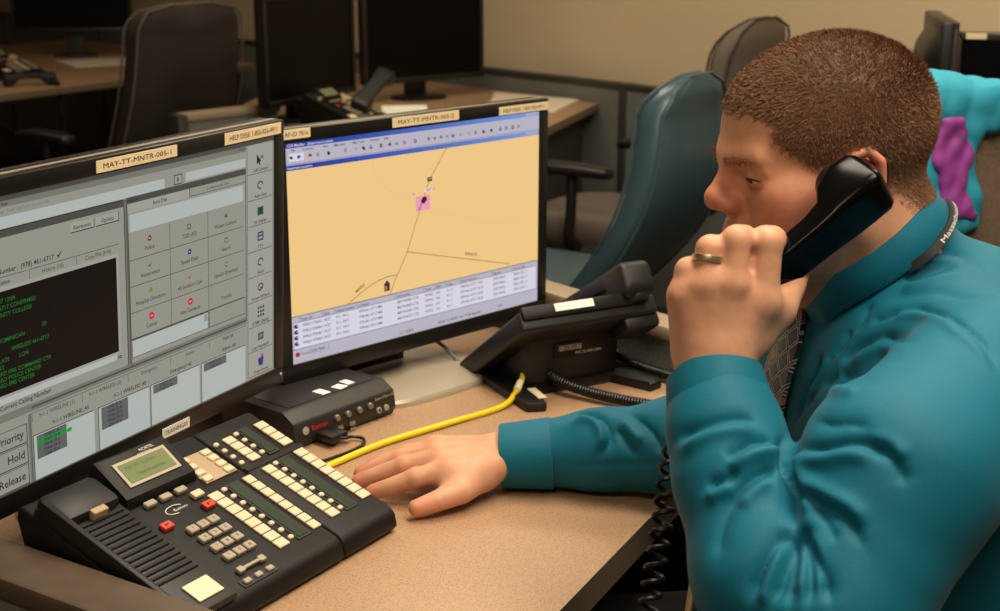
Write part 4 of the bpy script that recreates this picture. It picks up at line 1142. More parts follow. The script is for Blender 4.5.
# ------------------------------------------------------------------ shirt
SLV_L = [SH_L, V3((0.3186, 1.0423, 0.9518)), V3((0.2573, 0.9870, 0.8612)), V3((0.2166, 1.0215, 0.8741)), V3((0.1964, 1.0784, 0.9320)), V3((0.1888, 1.1131, 0.9649)), V3((0.1854, 1.1366, 0.9907))]
SLV_LR = [.082, .077, .068, .062, .0505, .046, .040]
SLV_R = [SH_R, V3((0.2800, 1.5175, 0.8516)), EL_R, V3((0.2060, 1.5060, 0.8000)), V3((0.1160, 1.5247, 0.7880)), V3((0.0234, 1.5352, 0.7790))]
SLV_RR = [.080, .070, .060, .0545, .0450, .0365]
def f_sleeveL(p):
    d = s_cap(p, SLV_L[0], SLV_L[1], SLV_LR[0], SLV_LR[1])
    d = smin(d, s_cap(p, SLV_L[1], SLV_L[2], SLV_LR[1], SLV_LR[2]), .02)
    e = chain(p, SLV_L[2:], SLV_LR[2:], .015)
    return smin(d, e, .010)
def f_sleeveR(p):
    d = chain(p, SLV_R, SLV_RR, .02)
    m = p[:, 0] < .24
    return np.where(m, smax(d, .7415 - p[:, 2], .010), d)
def f_torso(p):
    d = s_ell(p, (.420, 1.335, .890), (.145, .200, .170))
    d = smin(d, s_ell(p, (.455, 1.335, .735), (.185, .205, .190)), .08)
    d = smin(d, s_ell(p, (.420, 1.265, .935), (.115, .110, .095)), .05)
    d = smin(d, s_ell(p, (.370, 1.42, .935), (.115, .120, .095)), .05)
    d = smin(d, s_cap(p, SH_L + V3((.0, .03, .0)), (.412, 1.335, .993), .076, .079), .04)
    d = smin(d, s_cap(p, SH_R, (.405, 1.335, .993), .074, .079), .04)
    d = smin(d, s_cap(p, (.49, 1.335, .93), (.52, 1.335, .75), .125, .14), .06)
    d = smin(d, s_cap(p, NECK_B, NECK_B + (NECK_A - NECK_B) * .40, .080, .0725), .02)
    return d
SHIRT = Field(.010)
SHIRT.part(*bb(SLV_L, .10), f_sleeveL)
SHIRT.part(*bb(SLV_R, .10), f_sleeveR)
SHIRT.part((.18, 1.0, .50), (.72, 1.66, 1.16), f_torso)
# ================================================================== the man: meshes
def skin_material():
    m = bpy.data.materials.new('skin'); m.use_nodes = True; nt = m.node_tree; b = nt.nodes['Principled BSDF']
    a = nt.nodes.new('ShaderNodeVertexColor'); a.layer_name = 'ink'
    tc = nt.nodes.new('ShaderNodeTexCoord')
    n = nt.nodes.new('ShaderNodeTexNoise'); n.inputs['Scale'].default_value = 90; n.inputs['Detail'].default_value = 4
    mx = nt.nodes.new('ShaderNodeMixRGB'); mx.blend_type = 'OVERLAY'; mx.inputs['Fac'].default_value = .22
    nt.links.new(tc.outputs['Object'], n.inputs['Vector'])
    nt.links.new(a.outputs['Color'], mx.inputs['Color1']); nt.links.new(n.outputs['Fac'], mx.inputs['Color2'])
    nt.links.new(mx.outputs['Color'], b.inputs['Base Color'])
    b.inputs['Roughness'].default_value = .48; b.inputs['Specular IOR Level'].default_value = .4
    b.inputs['Subsurface Weight'].default_value = .25; b.inputs['Subsurface Radius'].default_value = (.010, .004, .002); b.inputs['Subsurface Scale'].default_value = .5
    n2 = nt.nodes.new('ShaderNodeTexNoise'); n2.inputs['Scale'].default_value = 700; n2.inputs['Detail'].default_value = 3
    bp = nt.nodes.new('ShaderNodeBump'); bp.inputs['Strength'].default_value = .18; bp.inputs['Distance'].default_value = .001
    nt.links.new(tc.outputs['Object'], n2.inputs['Vector']); nt.links.new(n2.outputs['Fac'], bp.inputs['Height']); nt.links.new(bp.outputs['Normal'], b.inputs['Normal'])
    MATS['skin'] = m
def hair_material():
    m = bpy.data.materials.new('hair'); m.use_nodes = True; nt = m.node_tree; b = nt.nodes['Principled BSDF']
    a = nt.nodes.new('ShaderNodeVertexColor'); a.layer_name = 'ink'
    nt.links.new(a.outputs['Color'], b.inputs['Base Color']); b.inputs['Roughness'].default_value = .6; b.inputs['Specular IOR Level'].default_value = .2
    MATS['hair'] = m
def fabric_material(name, rgb, rgb2):
    m = bpy.data.materials.new(name); m.use_nodes = True; nt = m.node_tree; b = nt.nodes['Principled BSDF']
    tc = nt.nodes.new('ShaderNodeTexCoord')
    n = nt.nodes.new('ShaderNodeTexNoise'); n.inputs['Scale'].default_value = 900; n.inputs['Detail'].default_value = 2
    r = nt.nodes.new('ShaderNodeValToRGB'); r.color_ramp.elements[0].color = lin(rgb); r.color_ramp.elements[1].color = lin(rgb2)
    r.color_ramp.elements[0].position = .3; r.color_ramp.elements[1].position = .7
    nt.links.new(tc.outputs['Object'], n.inputs['Vector']); nt.links.new(n.outputs['Fac'], r.inputs['Fac']); nt.links.new(r.outputs['Color'], b.inputs['Base Color'])
    b.inputs['Roughness'].default_value = .62; b.inputs['Specular IOR Level'].default_value = .22; b.inputs['Sheen Weight'].default_value = .06; b.inputs['Sheen Roughness'].default_value = .4
    bp = nt.nodes.new('ShaderNodeBump'); bp.inputs['Strength'].default_value = .12; bp.inputs['Distance'].default_value = .001
    nt.links.new(n.outputs['Fac'], bp.inputs['Height']); nt.links.new(bp.outputs['Normal'], b.inputs['Normal'])
    MATS[name] = m
skin_material(); hair_material(); fabric_material('teal_shirt', (9, 96, 118), (13, 107, 130))
mat('lash', (52, 32, 26), .7)
mat('eye_white', (196, 176, 160), .25); mat('iris', (40, 34, 30), .15)

# ---- hair region: side-view outline in head millimetres (x forward, z up), used on both sides
def hair_mask(q):
    """1 inside the haircut, fading to 0 at the hairline"""
    x, y, z = q[:, 0], np.abs(q[:, 1]), q[:, 2]
    outline = np.array([(106, 72), (95, 65), (85, 61), (76, 55), (76, 42), (64, 29), (50, 18), (38, 15), (26, 22), (18, 28), (4, 30), (-8, 24), (-12, 4), (-26, -14), (-44, -32), (-62, -52), (-110, -62), (-140, 60), (-60, 170), (70, 170), (110, 100)], float)
    P = outline; n = len(P); inside = np.zeros(len(x), bool); dist = np.full(len(x), 1e9)
    for i in range(n):
        a, b = P[i], P[(i + 1) % n]
        c = ((a[1] > z) != (b[1] > z)) & (x < (b[0] - a[0]) * (z - a[1]) / (b[1] - a[1] + 1e-9) + a[0]); inside ^= c
        ab = b - a; t = np.clip(((x - a[0]) * ab[0] + (z - a[1]) * ab[1]) / (ab @ ab), 0, 1)
        dist = np.minimum(dist, np.hypot(x - a[0] - t * ab[0], z - a[1] - t * ab[1]))
    sd = np.where(inside, dist, -dist) + 2.5 * np.sin(x * .55) * np.sin(z * .6 + 1) + 1.5 * np.sin(x * 1.3 + z)
    edge = np.where((z < 10) & (x < -25), 22, np.where(x > 60, 7, 6))
    return np.clip(sd / edge + .25, 0, 1)

# ---- body
bv, bq = surface(BODY, (-.20, .90, .53), (.66, 1.76, 1.32), .0026)
bv = snap(BODY, bv, 2)
def folds(v, lst):
    """lst: (points, amplitude, width): smooth ridge (+) or crease (-) along a polyline; returns displacement"""
    out = np.zeros(len(v))
    for pts, amp, wd in lst:
        P = np.array(spline(pts, 6)) if len(pts) > 2 else np.array(pts, float)
        m = np.all((v > P.min(0) - 3 * wd) & (v < P.max(0) + 3 * wd), axis=1)
        if not m.any(): continue
        w = v[m]; best = np.full(len(w), 1e9); par = np.zeros(len(w)); n = len(P) - 1
        for i in range(n):
            ab = P[i + 1] - P[i]; t = np.clip((w - P[i]) @ ab / (ab @ ab + 1e-12), 0, 1)
            d = np.linalg.norm(w - P[i] - t[:, None] * ab, axis=1); c = d < best
            best[c] = d[c]; par[c] = (i + t[c]) / n
        taper = np.clip(np.minimum(par, 1 - par) * 4, 0, 1); taper = taper * taper * (3 - 2 * taper)
        out[m] += amp * np.exp(-(best / wd) ** (1.25 if amp < 0 else 2.0)) * (.15 + .85 * taper)
    return out
nrm = grad(BODY, bv)
def hp(*pts): return [tuple(from_head(p)[0]) for p in pts]
FACE = []
for s in (1, -1):
    FACE += [
             (hp((92, 20 * s, 14.5), (91, 30 * s, 16.5), (84, 46 * s, 13)), -.0014, .0030),                       # lid crease
             (hp((92, 22 * s, -1), (89, 34 * s, -4), (82, 46 * s, 0)), -.0013, .0045),                         # below the eye
             (hp((101, 22 * s, -18), (95, 32 * s, -36), (86, 36 * s, -52)), -.0016, .0060),                    # nose-to-mouth fold
             (hp((100, 20 * s, -14), (98, 22 * s, -26)), -.0012, .0035),
             (hp((80, 50 * s, 6), (72, 58 * s, 10)), -.0007, .0025), (hp((80, 50 * s, 3), (72, 58 * s, 0)), -.0007, .0025)]
FACE += [(hp((102, 5, 20), (103, 6, 34)), -.0012, .003), (hp((102, -5, 20), (103, -6, 34)), -.0012, .003)]
mid = lambda a, c, f=.5: tuple(V3(a) * (1 - f) + V3(c) * f)
HAND = []
for i in range(3):                                            # clefts between the fingers
    a0, a1 = LH['pip'][i], LH['pip'][i + 1]; b0, b1 = LH['mcp'][i], LH['mcp'][i + 1]; up = V3((0, -.006, 0))
    HAND.append(([tuple(V3(mid(a0, a1)) + up), tuple(V3(mid(mid(a0, b0, .3), mid(a1, b1, .3))) + up), tuple(V3(mid(mid(a0, b0, .62), mid(a1, b1, .62))) + up)], -.0055, .0034))
for i in range(4):                                            # knuckles
    m_ = V3(mid(LH['mcp'][i], LH['wrist'], .15)); HAND.append(([tuple(m_ + V3((0, -.014, 0))), tuple(V3(mid(LH['mcp'][i], LH['wrist'], .75)) + V3((0, -.016, 0)))], .0008, .0040))
bv = bv + nrm * folds(bv, FACE + HAND)[:, None]
hq = to_head(bv)
hm = hair_mask(hq)
onhead = (np.abs(hq[:, 0]) < 150) & (hq[:, 2] > -75) & (np.abs(hq[:, 1]) < 110)
earz = (np.abs(hq[:, 1]) > 77) & (hq[:, 0] > -12) & (hq[:, 0] < 26) & (hq[:, 2] < 30)
hm = np.where(onhead & ~earz, hm, 0)
sk = lambda c: np.array(lin(c)[:3])
col = np.tile(sk((214, 158, 124)), (len(bv), 1))
def blob(p, c, r): return np.exp(-(np.linalg.norm(p - np.array(c, float), axis=1) / r) ** 2)
def tint(mask, c, amt):
    global col
    w = np.clip(mask * amt, 0, 1)[:, None]; col = col * (1 - w) + sk(c) * w
ah = hq.copy(); ah[:, 1] = np.abs(ah[:, 1])
RED = (196, 104, 82)
tint(blob(ah, (112, 0, -12), 25), (206, 118, 92), .65); tint(blob(ah, (68, 48, -22), 34), RED, .6); tint(blob(ah, (30, 66, -25), 34), RED, .4)
tint(blob(ah, (-3, 86, 14), 28), (210, 118, 94), .7)
tint(blob(ah, (95, 0, -52), 14), (176, 92, 80), .7)
tint(blob(ah, (84, 33, 2), 13), (172, 102, 82), .55)
tint(blob(ah, (60, 40, -62), 34), (170, 118, 92), .45)
tint(blob(ah, (96, 0, 62), 30), (214, 158, 122), .5)
for k in ('mcp', 'pip'):
    for i in range(4):
        tint(blob(bv, LH[k][i], .013), (204, 126, 98), .4); tint(blob(bv, RH[k][i], .012), (206, 122, 94), .5)
for i in range(4): tint(blob(bv, RH['tip'][i], .016), (206, 116, 92), .7)
tint(blob(bv, RH['ttip'], .016), (208, 120, 96), .6); tint(blob(bv, RH['tip1'], .010), (196, 112, 86), .4)
tint(hm, (98, 68, 48), .85)
person = mesh_np('person', bv, bq, 'skin'); vcolor(person, col)
tag(person, 'man in teal shirt and patterned tie holding a black handset to his ear', 'person')

# ---- nails
def nail(tip, prev, rad, up, name='fingernail'):
    tip = Vector(tip); d = (tip - Vector(prev)).normalized(); up = (Vector(up) - d * Vector(up).dot(d)).normalized(); sd = d.cross(up)
    b = MB(); rings = []
    for k in range(6):
        a = -.010 + .013 * k / 5; w = rad * (.78 if k < 4 else .55); hh = rad * (1.0 if k < 4 else .86)
        rings.append([tip + d * a + sd * (w * math.sin(x)) + up * (hh * .9 * math.cos(x) + .0007) for x in np.linspace(-1, 1, 7)])
    b.loft(rings, closed=False); mat('nail', (222, 160, 134), .3); return b.build(name, 'nail', person, 60)
nail(RH['ttip'], RH['tip1'], .0094, (.25, -.62, .75))
nail(RH['tip'][0], RH['dip'][0], .0088, (0, -.25, 1)); nail(RH['tip'][1], RH['dip'][1], .0090, (0, -.2, 1))

# ---- hair strands
rs = np.random.RandomState(3)
def strands(name, count, weight, length, width, flow, cols, seed=1):
    rs = np.random.RandomState(seed)
    tri = bq; c = bv[tri].mean(1); wq = weight(to_head(c), c)
    e1 = bv[tri[:, 2]] - bv[tri[:, 0]]; e2 = bv[tri[:, 3]] - bv[tri[:, 1]]; nn = np.cross(e1, e2); ar = np.linalg.norm(nn, axis=1) * .5
    nn = nn / np.maximum(np.linalg.norm(nn, axis=1, keepdims=True), 1e-12)
    pr = ar * wq; pr = pr / pr.sum()
    f = rs.choice(len(tri), count, p=pr)
    a, b = rs.rand(count), rs.rand(count); A, B_, C_, D_ = [bv[tri[f, k]] for k in range(4)]
    root = (A * (1 - a)[:, None] + B_ * a[:, None]) * (1 - b)[:, None] + (D_ * (1 - a)[:, None] + C_ * a[:, None]) * b[:, None]
    n = nn[f]; q = to_head(root); fl = flow(q, n) + rs.normal(size=(count, 3)) * .22
    fl = fl / np.linalg.norm(fl, axis=1, keepdims=True)
    L = (length(q) * rs.uniform(.7, 1.15, count))[:, None]
    mid = root + (n * .75 + fl * .45) * L * .5; tip = root + (n * .75 + fl * .45) * L * .5 + (n * .45 + fl * .8) * L * .5
    sd = np.cross(fl, n + rs.normal(size=(count, 3)) * .5); sd /= np.linalg.norm(sd, axis=1, keepdims=True); sd = sd * width
    root = root - n * .0008
    v = np.stack([root - sd, root + sd, mid + sd * .8, mid - sd * .8, tip], 1).reshape(-1, 3)
    base = np.arange(count)[:, None] * 5
    me = bpy.data.meshes.new(name)
    faces = np.concatenate([base + np.array([[0, 1, 2]]), base + np.array([[0, 2, 3]]), base + np.array([[3, 2, 4]])])
    o = mesh_np(name, v, faces, 'hair', person); o['kind'] = 'stuff'
    cc = np.array([sk(c) for c in cols])[rs.randint(0, len(cols), count)] * rs.uniform(.8, 1.2, (count, 1))
    vcolor(o, np.repeat(cc, 5, axis=0)); return o
def flow_hair(q, n):
    t = np.clip((q[:, 2] - 40) / 60, 0, 1); fx = .9 * t + (1 - t) * np.clip((q[:, 0] + 20) / 60, -.3, .6); fz = -.9 * (1 - t)
    f = fx[:, None] * H_F + fz[:, None] * H_U
    return f - n * (f * n).sum(1, keepdims=True)
def hair_len(q): return np.interp(q[:, 2], [-40, 10, 50, 100], [.0024, .0036, .0048, .0068])
strands('hair', 75000, lambda q, c: np.where((np.abs(q[:, 1]) > 77) & (q[:, 0] > -12) & (q[:, 0] < 26) & (q[:, 2] < 30) | (q[:, 2] < -75) | (np.abs(q[:, 0]) > 150), 0, hair_mask(q) ** 1.2),
        hair_len, .00031, flow_hair, [(112, 76, 52), (126, 88, 60), (92, 62, 43), (142, 100, 70), (104, 70, 48)])
def brow_mask(q, c):
    a = np.abs(q[:, 1]); z0 = 23 + (a - 10) * .12 - np.maximum(a - 32, 0) * .25
    return ((a > 9) & (a < 47) & (q[:, 0] > 60) & (np.abs(q[:, 2] - z0) < np.clip(4.2 - (a - 9) * .05, 1.8, 4.2))).astype(float)
strands('eyebrow', 380, brow_mask, lambda q: np.full(len(q), .0070), .00032, lambda q, n: (np.sign(q[:, 1])[:, None] * H_L * .9 - .45 * H_F + .12 * H_U) - n * .0, [(150, 104, 74), (132, 90, 64), (166, 120, 86)], 5)
# ---- eyes: a narrow opening between the lids
def face_x(y, z, off=.4):
    xs = np.linspace(115, 55, 241); d = head_mm(np.stack([xs, np.full(241, float(y)), np.full(241, float(z))], 1)); i = int(np.argmax(d < 0)); return xs[i] + off
def eyep(y, z, off):
    q = np.array([[face_x(y, z, 0), y, z]], float); return tuple(from_head(q + grad(head_mm, q, .5) * off)[0])
for s in (1, -1):
    b = MB(); ring = []
    for k in range(17):
        u = k / 16; yy = 24 + 22 * u; xx = 89.2 - 9.0 * u ** 2.2
        op = 2.0 * math.sin(PI * u) ** .8
        ring.append((u, xx, yy, op))
    vs = []; fs = []
    for (u, xx, yy, op) in ring:
        for zz in (-op, 0, op * .8): vs.append(eyep(yy * s, 6.6 + zz, .15))
    for k in range(16):
        for j in range(2): fs.append([k * 3 + j, k * 3 + j + 1, (k + 1) * 3 + j + 1, (k + 1) * 3 + j])
    b.add(vs, fs); ey = b.build('eye', 'eye_white', person, 60)
    b = MB(); vs = []; fs = []
    for (u, xx, yy, op) in ring[3:11]:
        for zz in (-op * .9, op * .8): vs.append(eyep(yy * s, 6.6 + zz, .35))
    for k in range(7): fs.append([k * 2, k * 2 + 1, k * 2 + 3, k * 2 + 2])
    b.add(vs, fs); b.build('iris', 'iris', ey, 60)
    b = MB(); b.tube([eyep(yy * s, 6.6 + op * .8 + .6, .5) for (u, xx, yy, op) in ring], [.0004 + .0006 * math.sin(PI * r_[0]) for r_ in ring], 6); b.build('eyelash', 'lash', person)

# ---- shirt
sv, sq = surface(SHIRT, (.0, .86, .54), (.76, 1.72, 1.17), .0029)
sv = snap(SHIRT, sv, 1)
SN = grad(SHIRT, sv)
FOLD = [
 # raised forearm, below the cuff
 ([(0.1449, 1.0849, 0.9646), (0.1547, 1.0744, 0.9755), (0.1743, 1.0672, 0.9867), (0.1959, 1.0668, 0.9902), (0.2096, 1.0652, 0.9857)], -.0030, .0050),
 ([(0.1458, 1.0769, 0.9572), (0.1570, 1.0653, 0.9694), (0.1750, 1.0593, 0.9802), (0.1939, 1.0576, 0.9833), (0.2045, 1.0534, 0.9798)], .0026, .0065),
 ([(0.1788, 1.0378, 0.9638), (0.1862, 1.0410, 0.9701), (0.1988, 1.0470, 0.9762), (0.2133, 1.0526, 0.9767), (0.2241, 1.0483, 0.9681)], -.0045, .0052),
 ([(0.1797, 1.0320, 0.9576), (0.1911, 1.0366, 0.9668), (0.2027, 1.0403, 0.9704), (0.2144, 1.0436, 0.9699), (0.2219, 1.0396, 0.9630)], .0035, .0065),
 ([(0.1618, 1.0352, 0.9428), (0.1705, 1.0310, 0.9487), (0.1795, 1.0295, 0.9544), (0.1898, 1.0321, 0.9618)], -.0038, .0048),
 ([(0.1630, 1.0306, 0.9370), (0.1730, 1.0255, 0.9434), (0.1836, 1.0250, 0.9512)], .0028, .0060),
 ([(0.1776, 1.0123, 0.9338), (0.1852, 1.0185, 0.9446), (0.1957, 1.0228, 0.9529), (0.2091, 1.0291, 0.9588), (0.2195, 1.0344, 0.9600)], -.0045, .0055),
 ([(0.1845, 1.0066, 0.9346), (0.1932, 1.0149, 0.9445), (0.2031, 1.0200, 0.9507), (0.2151, 1.0265, 0.9548)], .0032, .0065),
 ([(0.1661, 0.9891, 0.9007), (0.1696, 1.0015, 0.9176), (0.1761, 1.0119, 0.9323), (0.1846, 1.0198, 0.9457)], -.0030, .0065),
 # crook of the elbow
 ([(0.2368, 1.0848, 0.9717), (0.2290, 1.0572, 0.9699), (0.2272, 1.0423, 0.9620), (0.2274, 1.0203, 0.9506), (0.2244, 0.9988, 0.9413), (0.2218, 0.9837, 0.9331)], -.0085, .0060),
 ([(0.2233, 1.0580, 0.9747), (0.2189, 1.0410, 0.9659), (0.2197, 1.0250, 0.9520), (0.2174, 1.0022, 0.9398)], .0030, .0080),
 ([(0.2371, 1.0456, 0.9692), (0.2336, 1.0267, 0.9614), (0.2330, 1.0027, 0.9529), (0.2300, 0.9851, 0.9406)], .0035, .0080),
 ([(0.2223, 0.9870, 0.9349), (0.2120, 0.9785, 0.9256), (0.2019, 0.9700, 0.9147), (0.1931, 0.9624, 0.8970), (0.1883, 0.9594, 0.8771)], -.0055, .0058),
 ([(0.2218, 0.9837, 0.9331), (0.2163, 0.9679, 0.9206), (0.2085, 0.9542, 0.9027), (0.2023, 0.9476, 0.8832)], -.0050, .0050),
 ([(0.2222, 0.9817, 0.9323), (0.2197, 0.9622, 0.9184), (0.2156, 0.9488, 0.9037), (0.2123, 0.9389, 0.8860)], -.0050, .0048),
 ([(0.2233, 0.9843, 0.9344), (0.2271, 0.9635, 0.9243), (0.2282, 0.9433, 0.9080), (0.2252, 0.9311, 0.8900)], -.0042, .0050),
 ([(0.2252, 0.9866, 0.9367), (0.2323, 0.9603, 0.9257), (0.2379, 0.9413, 0.9122), (0.2408, 0.9267, 0.8939)], -.0055, .0055),
 ([(0.2172, 0.9828, 0.9302), (0.2068, 0.9682, 0.9156), (0.1984, 0.9582, 0.8966), (0.1947, 0.9540, 0.8799)], .0030, .0055),
 ([(0.2252, 0.9780, 0.9323), (0.2246, 0.9568, 0.9177), (0.2201, 0.9354, 0.8918)], .0030, .0052),
 ([(0.2305, 0.9752, 0.9352), (0.2356, 0.9537, 0.9223), (0.2349, 0.9311, 0.8981)], .0030, .0058),
 # upper arm folds running out of the crook
 ([(0.2331, 1.0572, 0.9673), (0.2458, 1.0165, 0.9828), (0.2638, 0.9982, 0.9946), (0.2827, 0.9843, 0.9975), (0.2940, 0.9748, 0.9916)], -.0038, .0052),
 ([(0.2341, 1.0453, 0.9642), (0.2459, 1.0088, 0.9784), (0.2642, 0.9920, 0.9889), (0.2832, 0.9785, 0.9902)], .0028, .0075),
 ([(0.2299, 1.0391, 0.9598), (0.2312, 1.0087, 0.9520), (0.2452, 0.9779, 0.9519), (0.2595, 0.9610, 0.9463), (0.2686, 0.9453, 0.9279)], -.0045, .0055),
 ([(0.2333, 1.0170, 0.9586), (0.2438, 0.9870, 0.9578), (0.2592, 0.9682, 0.9544), (0.2699, 0.9545, 0.9428)], .0030, .0080),
 ([(0.2486, 1.0537, 0.9932), (0.2555, 1.0234, 1.0008), (0.2672, 1.0092, 1.0067), (0.2818, 0.9950, 1.0078)], -.0022, .0060),
 ([(0.2711, 0.9909, 0.9949), (0.2870, 0.9797, 0.9945), (0.2962, 0.9697, 0.9841), (0.2997, 0.9633, 0.9724)], -.0030, .0055),
 ([(0.2756, 0.9926, 1.0007), (0.2908, 0.9811, 0.9987), (0.3021, 0.9714, 0.9897)], .0020, .0070),
 ([(0.2348, 0.9926, 0.9505), (0.2437, 0.9690, 0.9428), (0.2499, 0.9538, 0.9311)], -.0022, .0050),
 # shoulder
 ([(0.3522, 1.2231, 1.0371), (0.3751, 1.1927, 1.0472), (0.3808, 1.1154, 1.0553), (0.3907, 1.0811, 1.0474), (0.3937, 1.0558, 1.0335)], -.0028, .0034),
 ([(0.3474, 1.2203, 1.0313), (0.3705, 1.1850, 1.0429), (0.3734, 1.1071, 1.0525), (0.3831, 1.0747, 1.0451), (0.3864, 1.0528, 1.0336)], .0018, .0055),
 ([(0.3107, 1.2285, 0.9833), (0.3187, 1.2271, 0.9962), (0.3289, 1.2200, 1.0078), (0.3467, 1.1983, 1.0208), (0.3390, 1.1154, 1.0389)], -.0042, .0055),
 ([(0.3153, 1.2172, 0.9830), (0.3300, 1.2078, 1.0011), (0.3453, 1.1877, 1.0128), (0.3298, 1.0882, 1.0376)], .0024, .0070),
 ([(0.2955, 1.2362, 0.9565), (0.3055, 1.2270, 0.9722), (0.3150, 1.2150, 0.9799), (0.2900, 1.0477, 1.0286)], -.0032, .0055),
 ([(0.2949, 1.2309, 0.9475), (0.2707, 1.0656, 1.0144), (0.2815, 1.0346, 1.0247)], .0022, .0065),
 ([(0.3366, 1.2328, 1.0240), (0.3478, 1.2225, 1.0326), (0.3588, 1.2114, 1.0394)], -.0028, .0050),
 ([(0.3675, 1.2549, 1.0591), (0.3890, 1.2516, 1.0665), (0.4281, 1.2636, 1.0732)], -.0040, .0055),
 ([(0.3664, 1.2429, 1.0536), (0.3862, 1.2312, 1.0612), (0.4227, 1.2338, 1.0680)], .0026, .0075),
 ([(0.3889, 1.2717, 1.0827), (0.4106, 1.2754, 1.0828), (0.4377, 1.2767, 1.0758), (0.4499, 1.2496, 1.0670)], -.0028, .0055),
 ([(0.3889, 1.2627, 1.0734), (0.4119, 1.2656, 1.0755), (0.4334, 1.2563, 1.0711)], .0018, .0065),
 ([(0.3509, 1.2434, 1.0421), (0.3695, 1.2273, 1.0519), (0.3954, 1.2047, 1.0596), (0.4126, 1.1518, 1.0662)], -.0018, .0080),
 # chest between the tie and the arm
 ([(0.3036, 1.2645, 0.9897), (0.2939, 1.2576, 0.9682), (0.2848, 1.2605, 0.9394), (0.2811, 1.2634, 0.9132)], -.0042, .0055),
 ([(0.3123, 1.2471, 0.9969), (0.3018, 1.2451, 0.9780), (0.2919, 1.2443, 0.9528), (0.2864, 1.2482, 0.9317)], -.0036, .0048),
 ([(0.3076, 1.2493, 0.9904), (0.2969, 1.2455, 0.9681), (0.2879, 1.2488, 0.9414)], .0030, .0050),
 ([(0.3259, 1.2471, 1.0162), (0.3166, 1.2433, 1.0019), (0.3082, 1.2431, 0.9884)], -.0030, .0048),
 ([(0.3431, 1.2554, 1.0389), (0.3338, 1.2438, 1.0248), (0.3243, 1.2390, 1.0108)], -.0025, .0055),
 # body below the arm
 # right sleeve on the desk
 ([(0.0759, 1.5218, 0.8271), (0.0923, 1.5282, 0.8333), (0.1095, 1.5106, 0.8359), (0.1208, 1.4914, 0.8284), (0.1235, 1.4790, 0.8150), (0.1123, 1.4751, 0.7986)], -.0040, .0050),
 ([(0.0798, 1.5069, 0.8239), (0.0958, 1.5092, 0.8316), (0.1099, 1.4971, 0.8299), (0.1148, 1.4832, 0.8182), (0.1057, 1.4781, 0.8034)], .0032, .0060),
 ([(0.1299, 1.4929, 0.8314), (0.1370, 1.4803, 0.8217), (0.1454, 1.4716, 0.8118), (0.1582, 1.4629, 0.8033)], -.0036, .0055),
 ([(0.1380, 1.4961, 0.8350), (0.1480, 1.4796, 0.8267), (0.1603, 1.4659, 0.8176)], .0028, .0060),
 ([(0.1475, 1.5022, 0.8401), (0.1632, 1.4768, 0.8348), (0.1751, 1.4595, 0.8223), (0.1803, 1.4528, 0.8084)], -.0036, .0055),
 ([(0.0648, 1.4893, 0.7833), (0.1213, 1.4726, 0.7899), (0.1562, 1.4634, 0.7947), (0.1815, 1.4517, 0.8005)], -.0012, .0028),
]

disp = 1.9 * folds(sv, FOLD) + .0006 * noise3(sv, 60, 2) + .0008 * noise3(sv, 28, 4)
sv = sv + SN * disp[:, None]
shirt = mesh_np('shirt', sv, sq, 'teal_shirt', person)
shirt['label'] = 'teal long-sleeved shirt'

# cuffs: open bands round the wrists
def cuff(a, b_, r0, r1, flat=1.0, axis_hint=(0, 1, 0), seam_dir=None):
    a = Vector(a); b_ = Vector(b_); d = (b_ - a).normalized(); u = Vector(axis_hint); u = (u - d * u.dot(d)).normalized(); w = d.cross(u)
    prof = [(-.02, r0 - .006), (-.001, r0 + .0005), (0.0, r0 + .0022), (.03, r0 + .0030), (1 - .012, r1 + .0028), (1.0, r1 + .0014), (1.0, r1 - .0008), (.97, r1 - .0022), (.55, r1 - .0040), (.40, r1 - .014)]
    L = (b_ - a).length; rings = []
    for (t, r) in prof:
        rings.append([a + d * (L * t) + (u * math.cos(x) * r * flat + w * math.sin(x) * r) for x in [2 * PI * k / 48 for k in range(48)]])
    m = MB(); m.loft(rings, caps=False)
    return m.build('cuff', 'teal_shirt', shirt, 50)
cuff((0.1888, 1.1126, 0.9632), (0.1839, 1.1463, 1.0001), .0455, .0390, 1.0)
cR = cuff((0.0605, 1.5280, 0.7830), (0.0012, 1.5301, 0.7785), .0405, .0360, .96, (0, 0, 1))
for v in cR.data.vertices:
    if v.co.z < .7418: v.co.z = .7418

# collar: stand and folded leaf about the neck axis
NX = Vector(NECK_A - NECK_B).normalized()
cax = Vector((-.60, -.02, .80)).normalized()
cc = Vector((.3585, 1.333, 1.068))
cf = Vector((-1, -.06, 0)); cf = (cf - cax * cf.dot(cax)).normalized(); cl = cax.cross(cf)
def collar_ring(r, h, n=60, spread=0.0, tipdrop=0.0):
    out = []
    for k in range(n + 1):
        a = math.radians(-168 + 336 * k / n) + PI       # opens at the front
        fr = max(0, math.cos(a)) ** 8                    # 1 at the front ends
        rr = r * (1 + .04 * math.cos(2 * a))
        out.append(cc + (cf * math.cos(a) + cl * math.sin(a)) * (rr + spread * fr) + cax * (h - tipdrop * fr))
    return out
b = MB(); b.loft([collar_ring(.0715, -.020), collar_ring(.0718, .016), collar_ring(.0728, .0220), collar_ring(.0750, .0220), collar_ring(.0785, .014, tipdrop=.006), collar_ring(.0850, -.008, spread=.006, tipdrop=.040),
                  collar_ring(.0838, -.0095, spread=.005, tipdrop=.040), collar_ring(.0765, .012, tipdrop=.006)], closed=False, caps=False)
collar = b.build('collar', 'teal_shirt', shirt, 60)

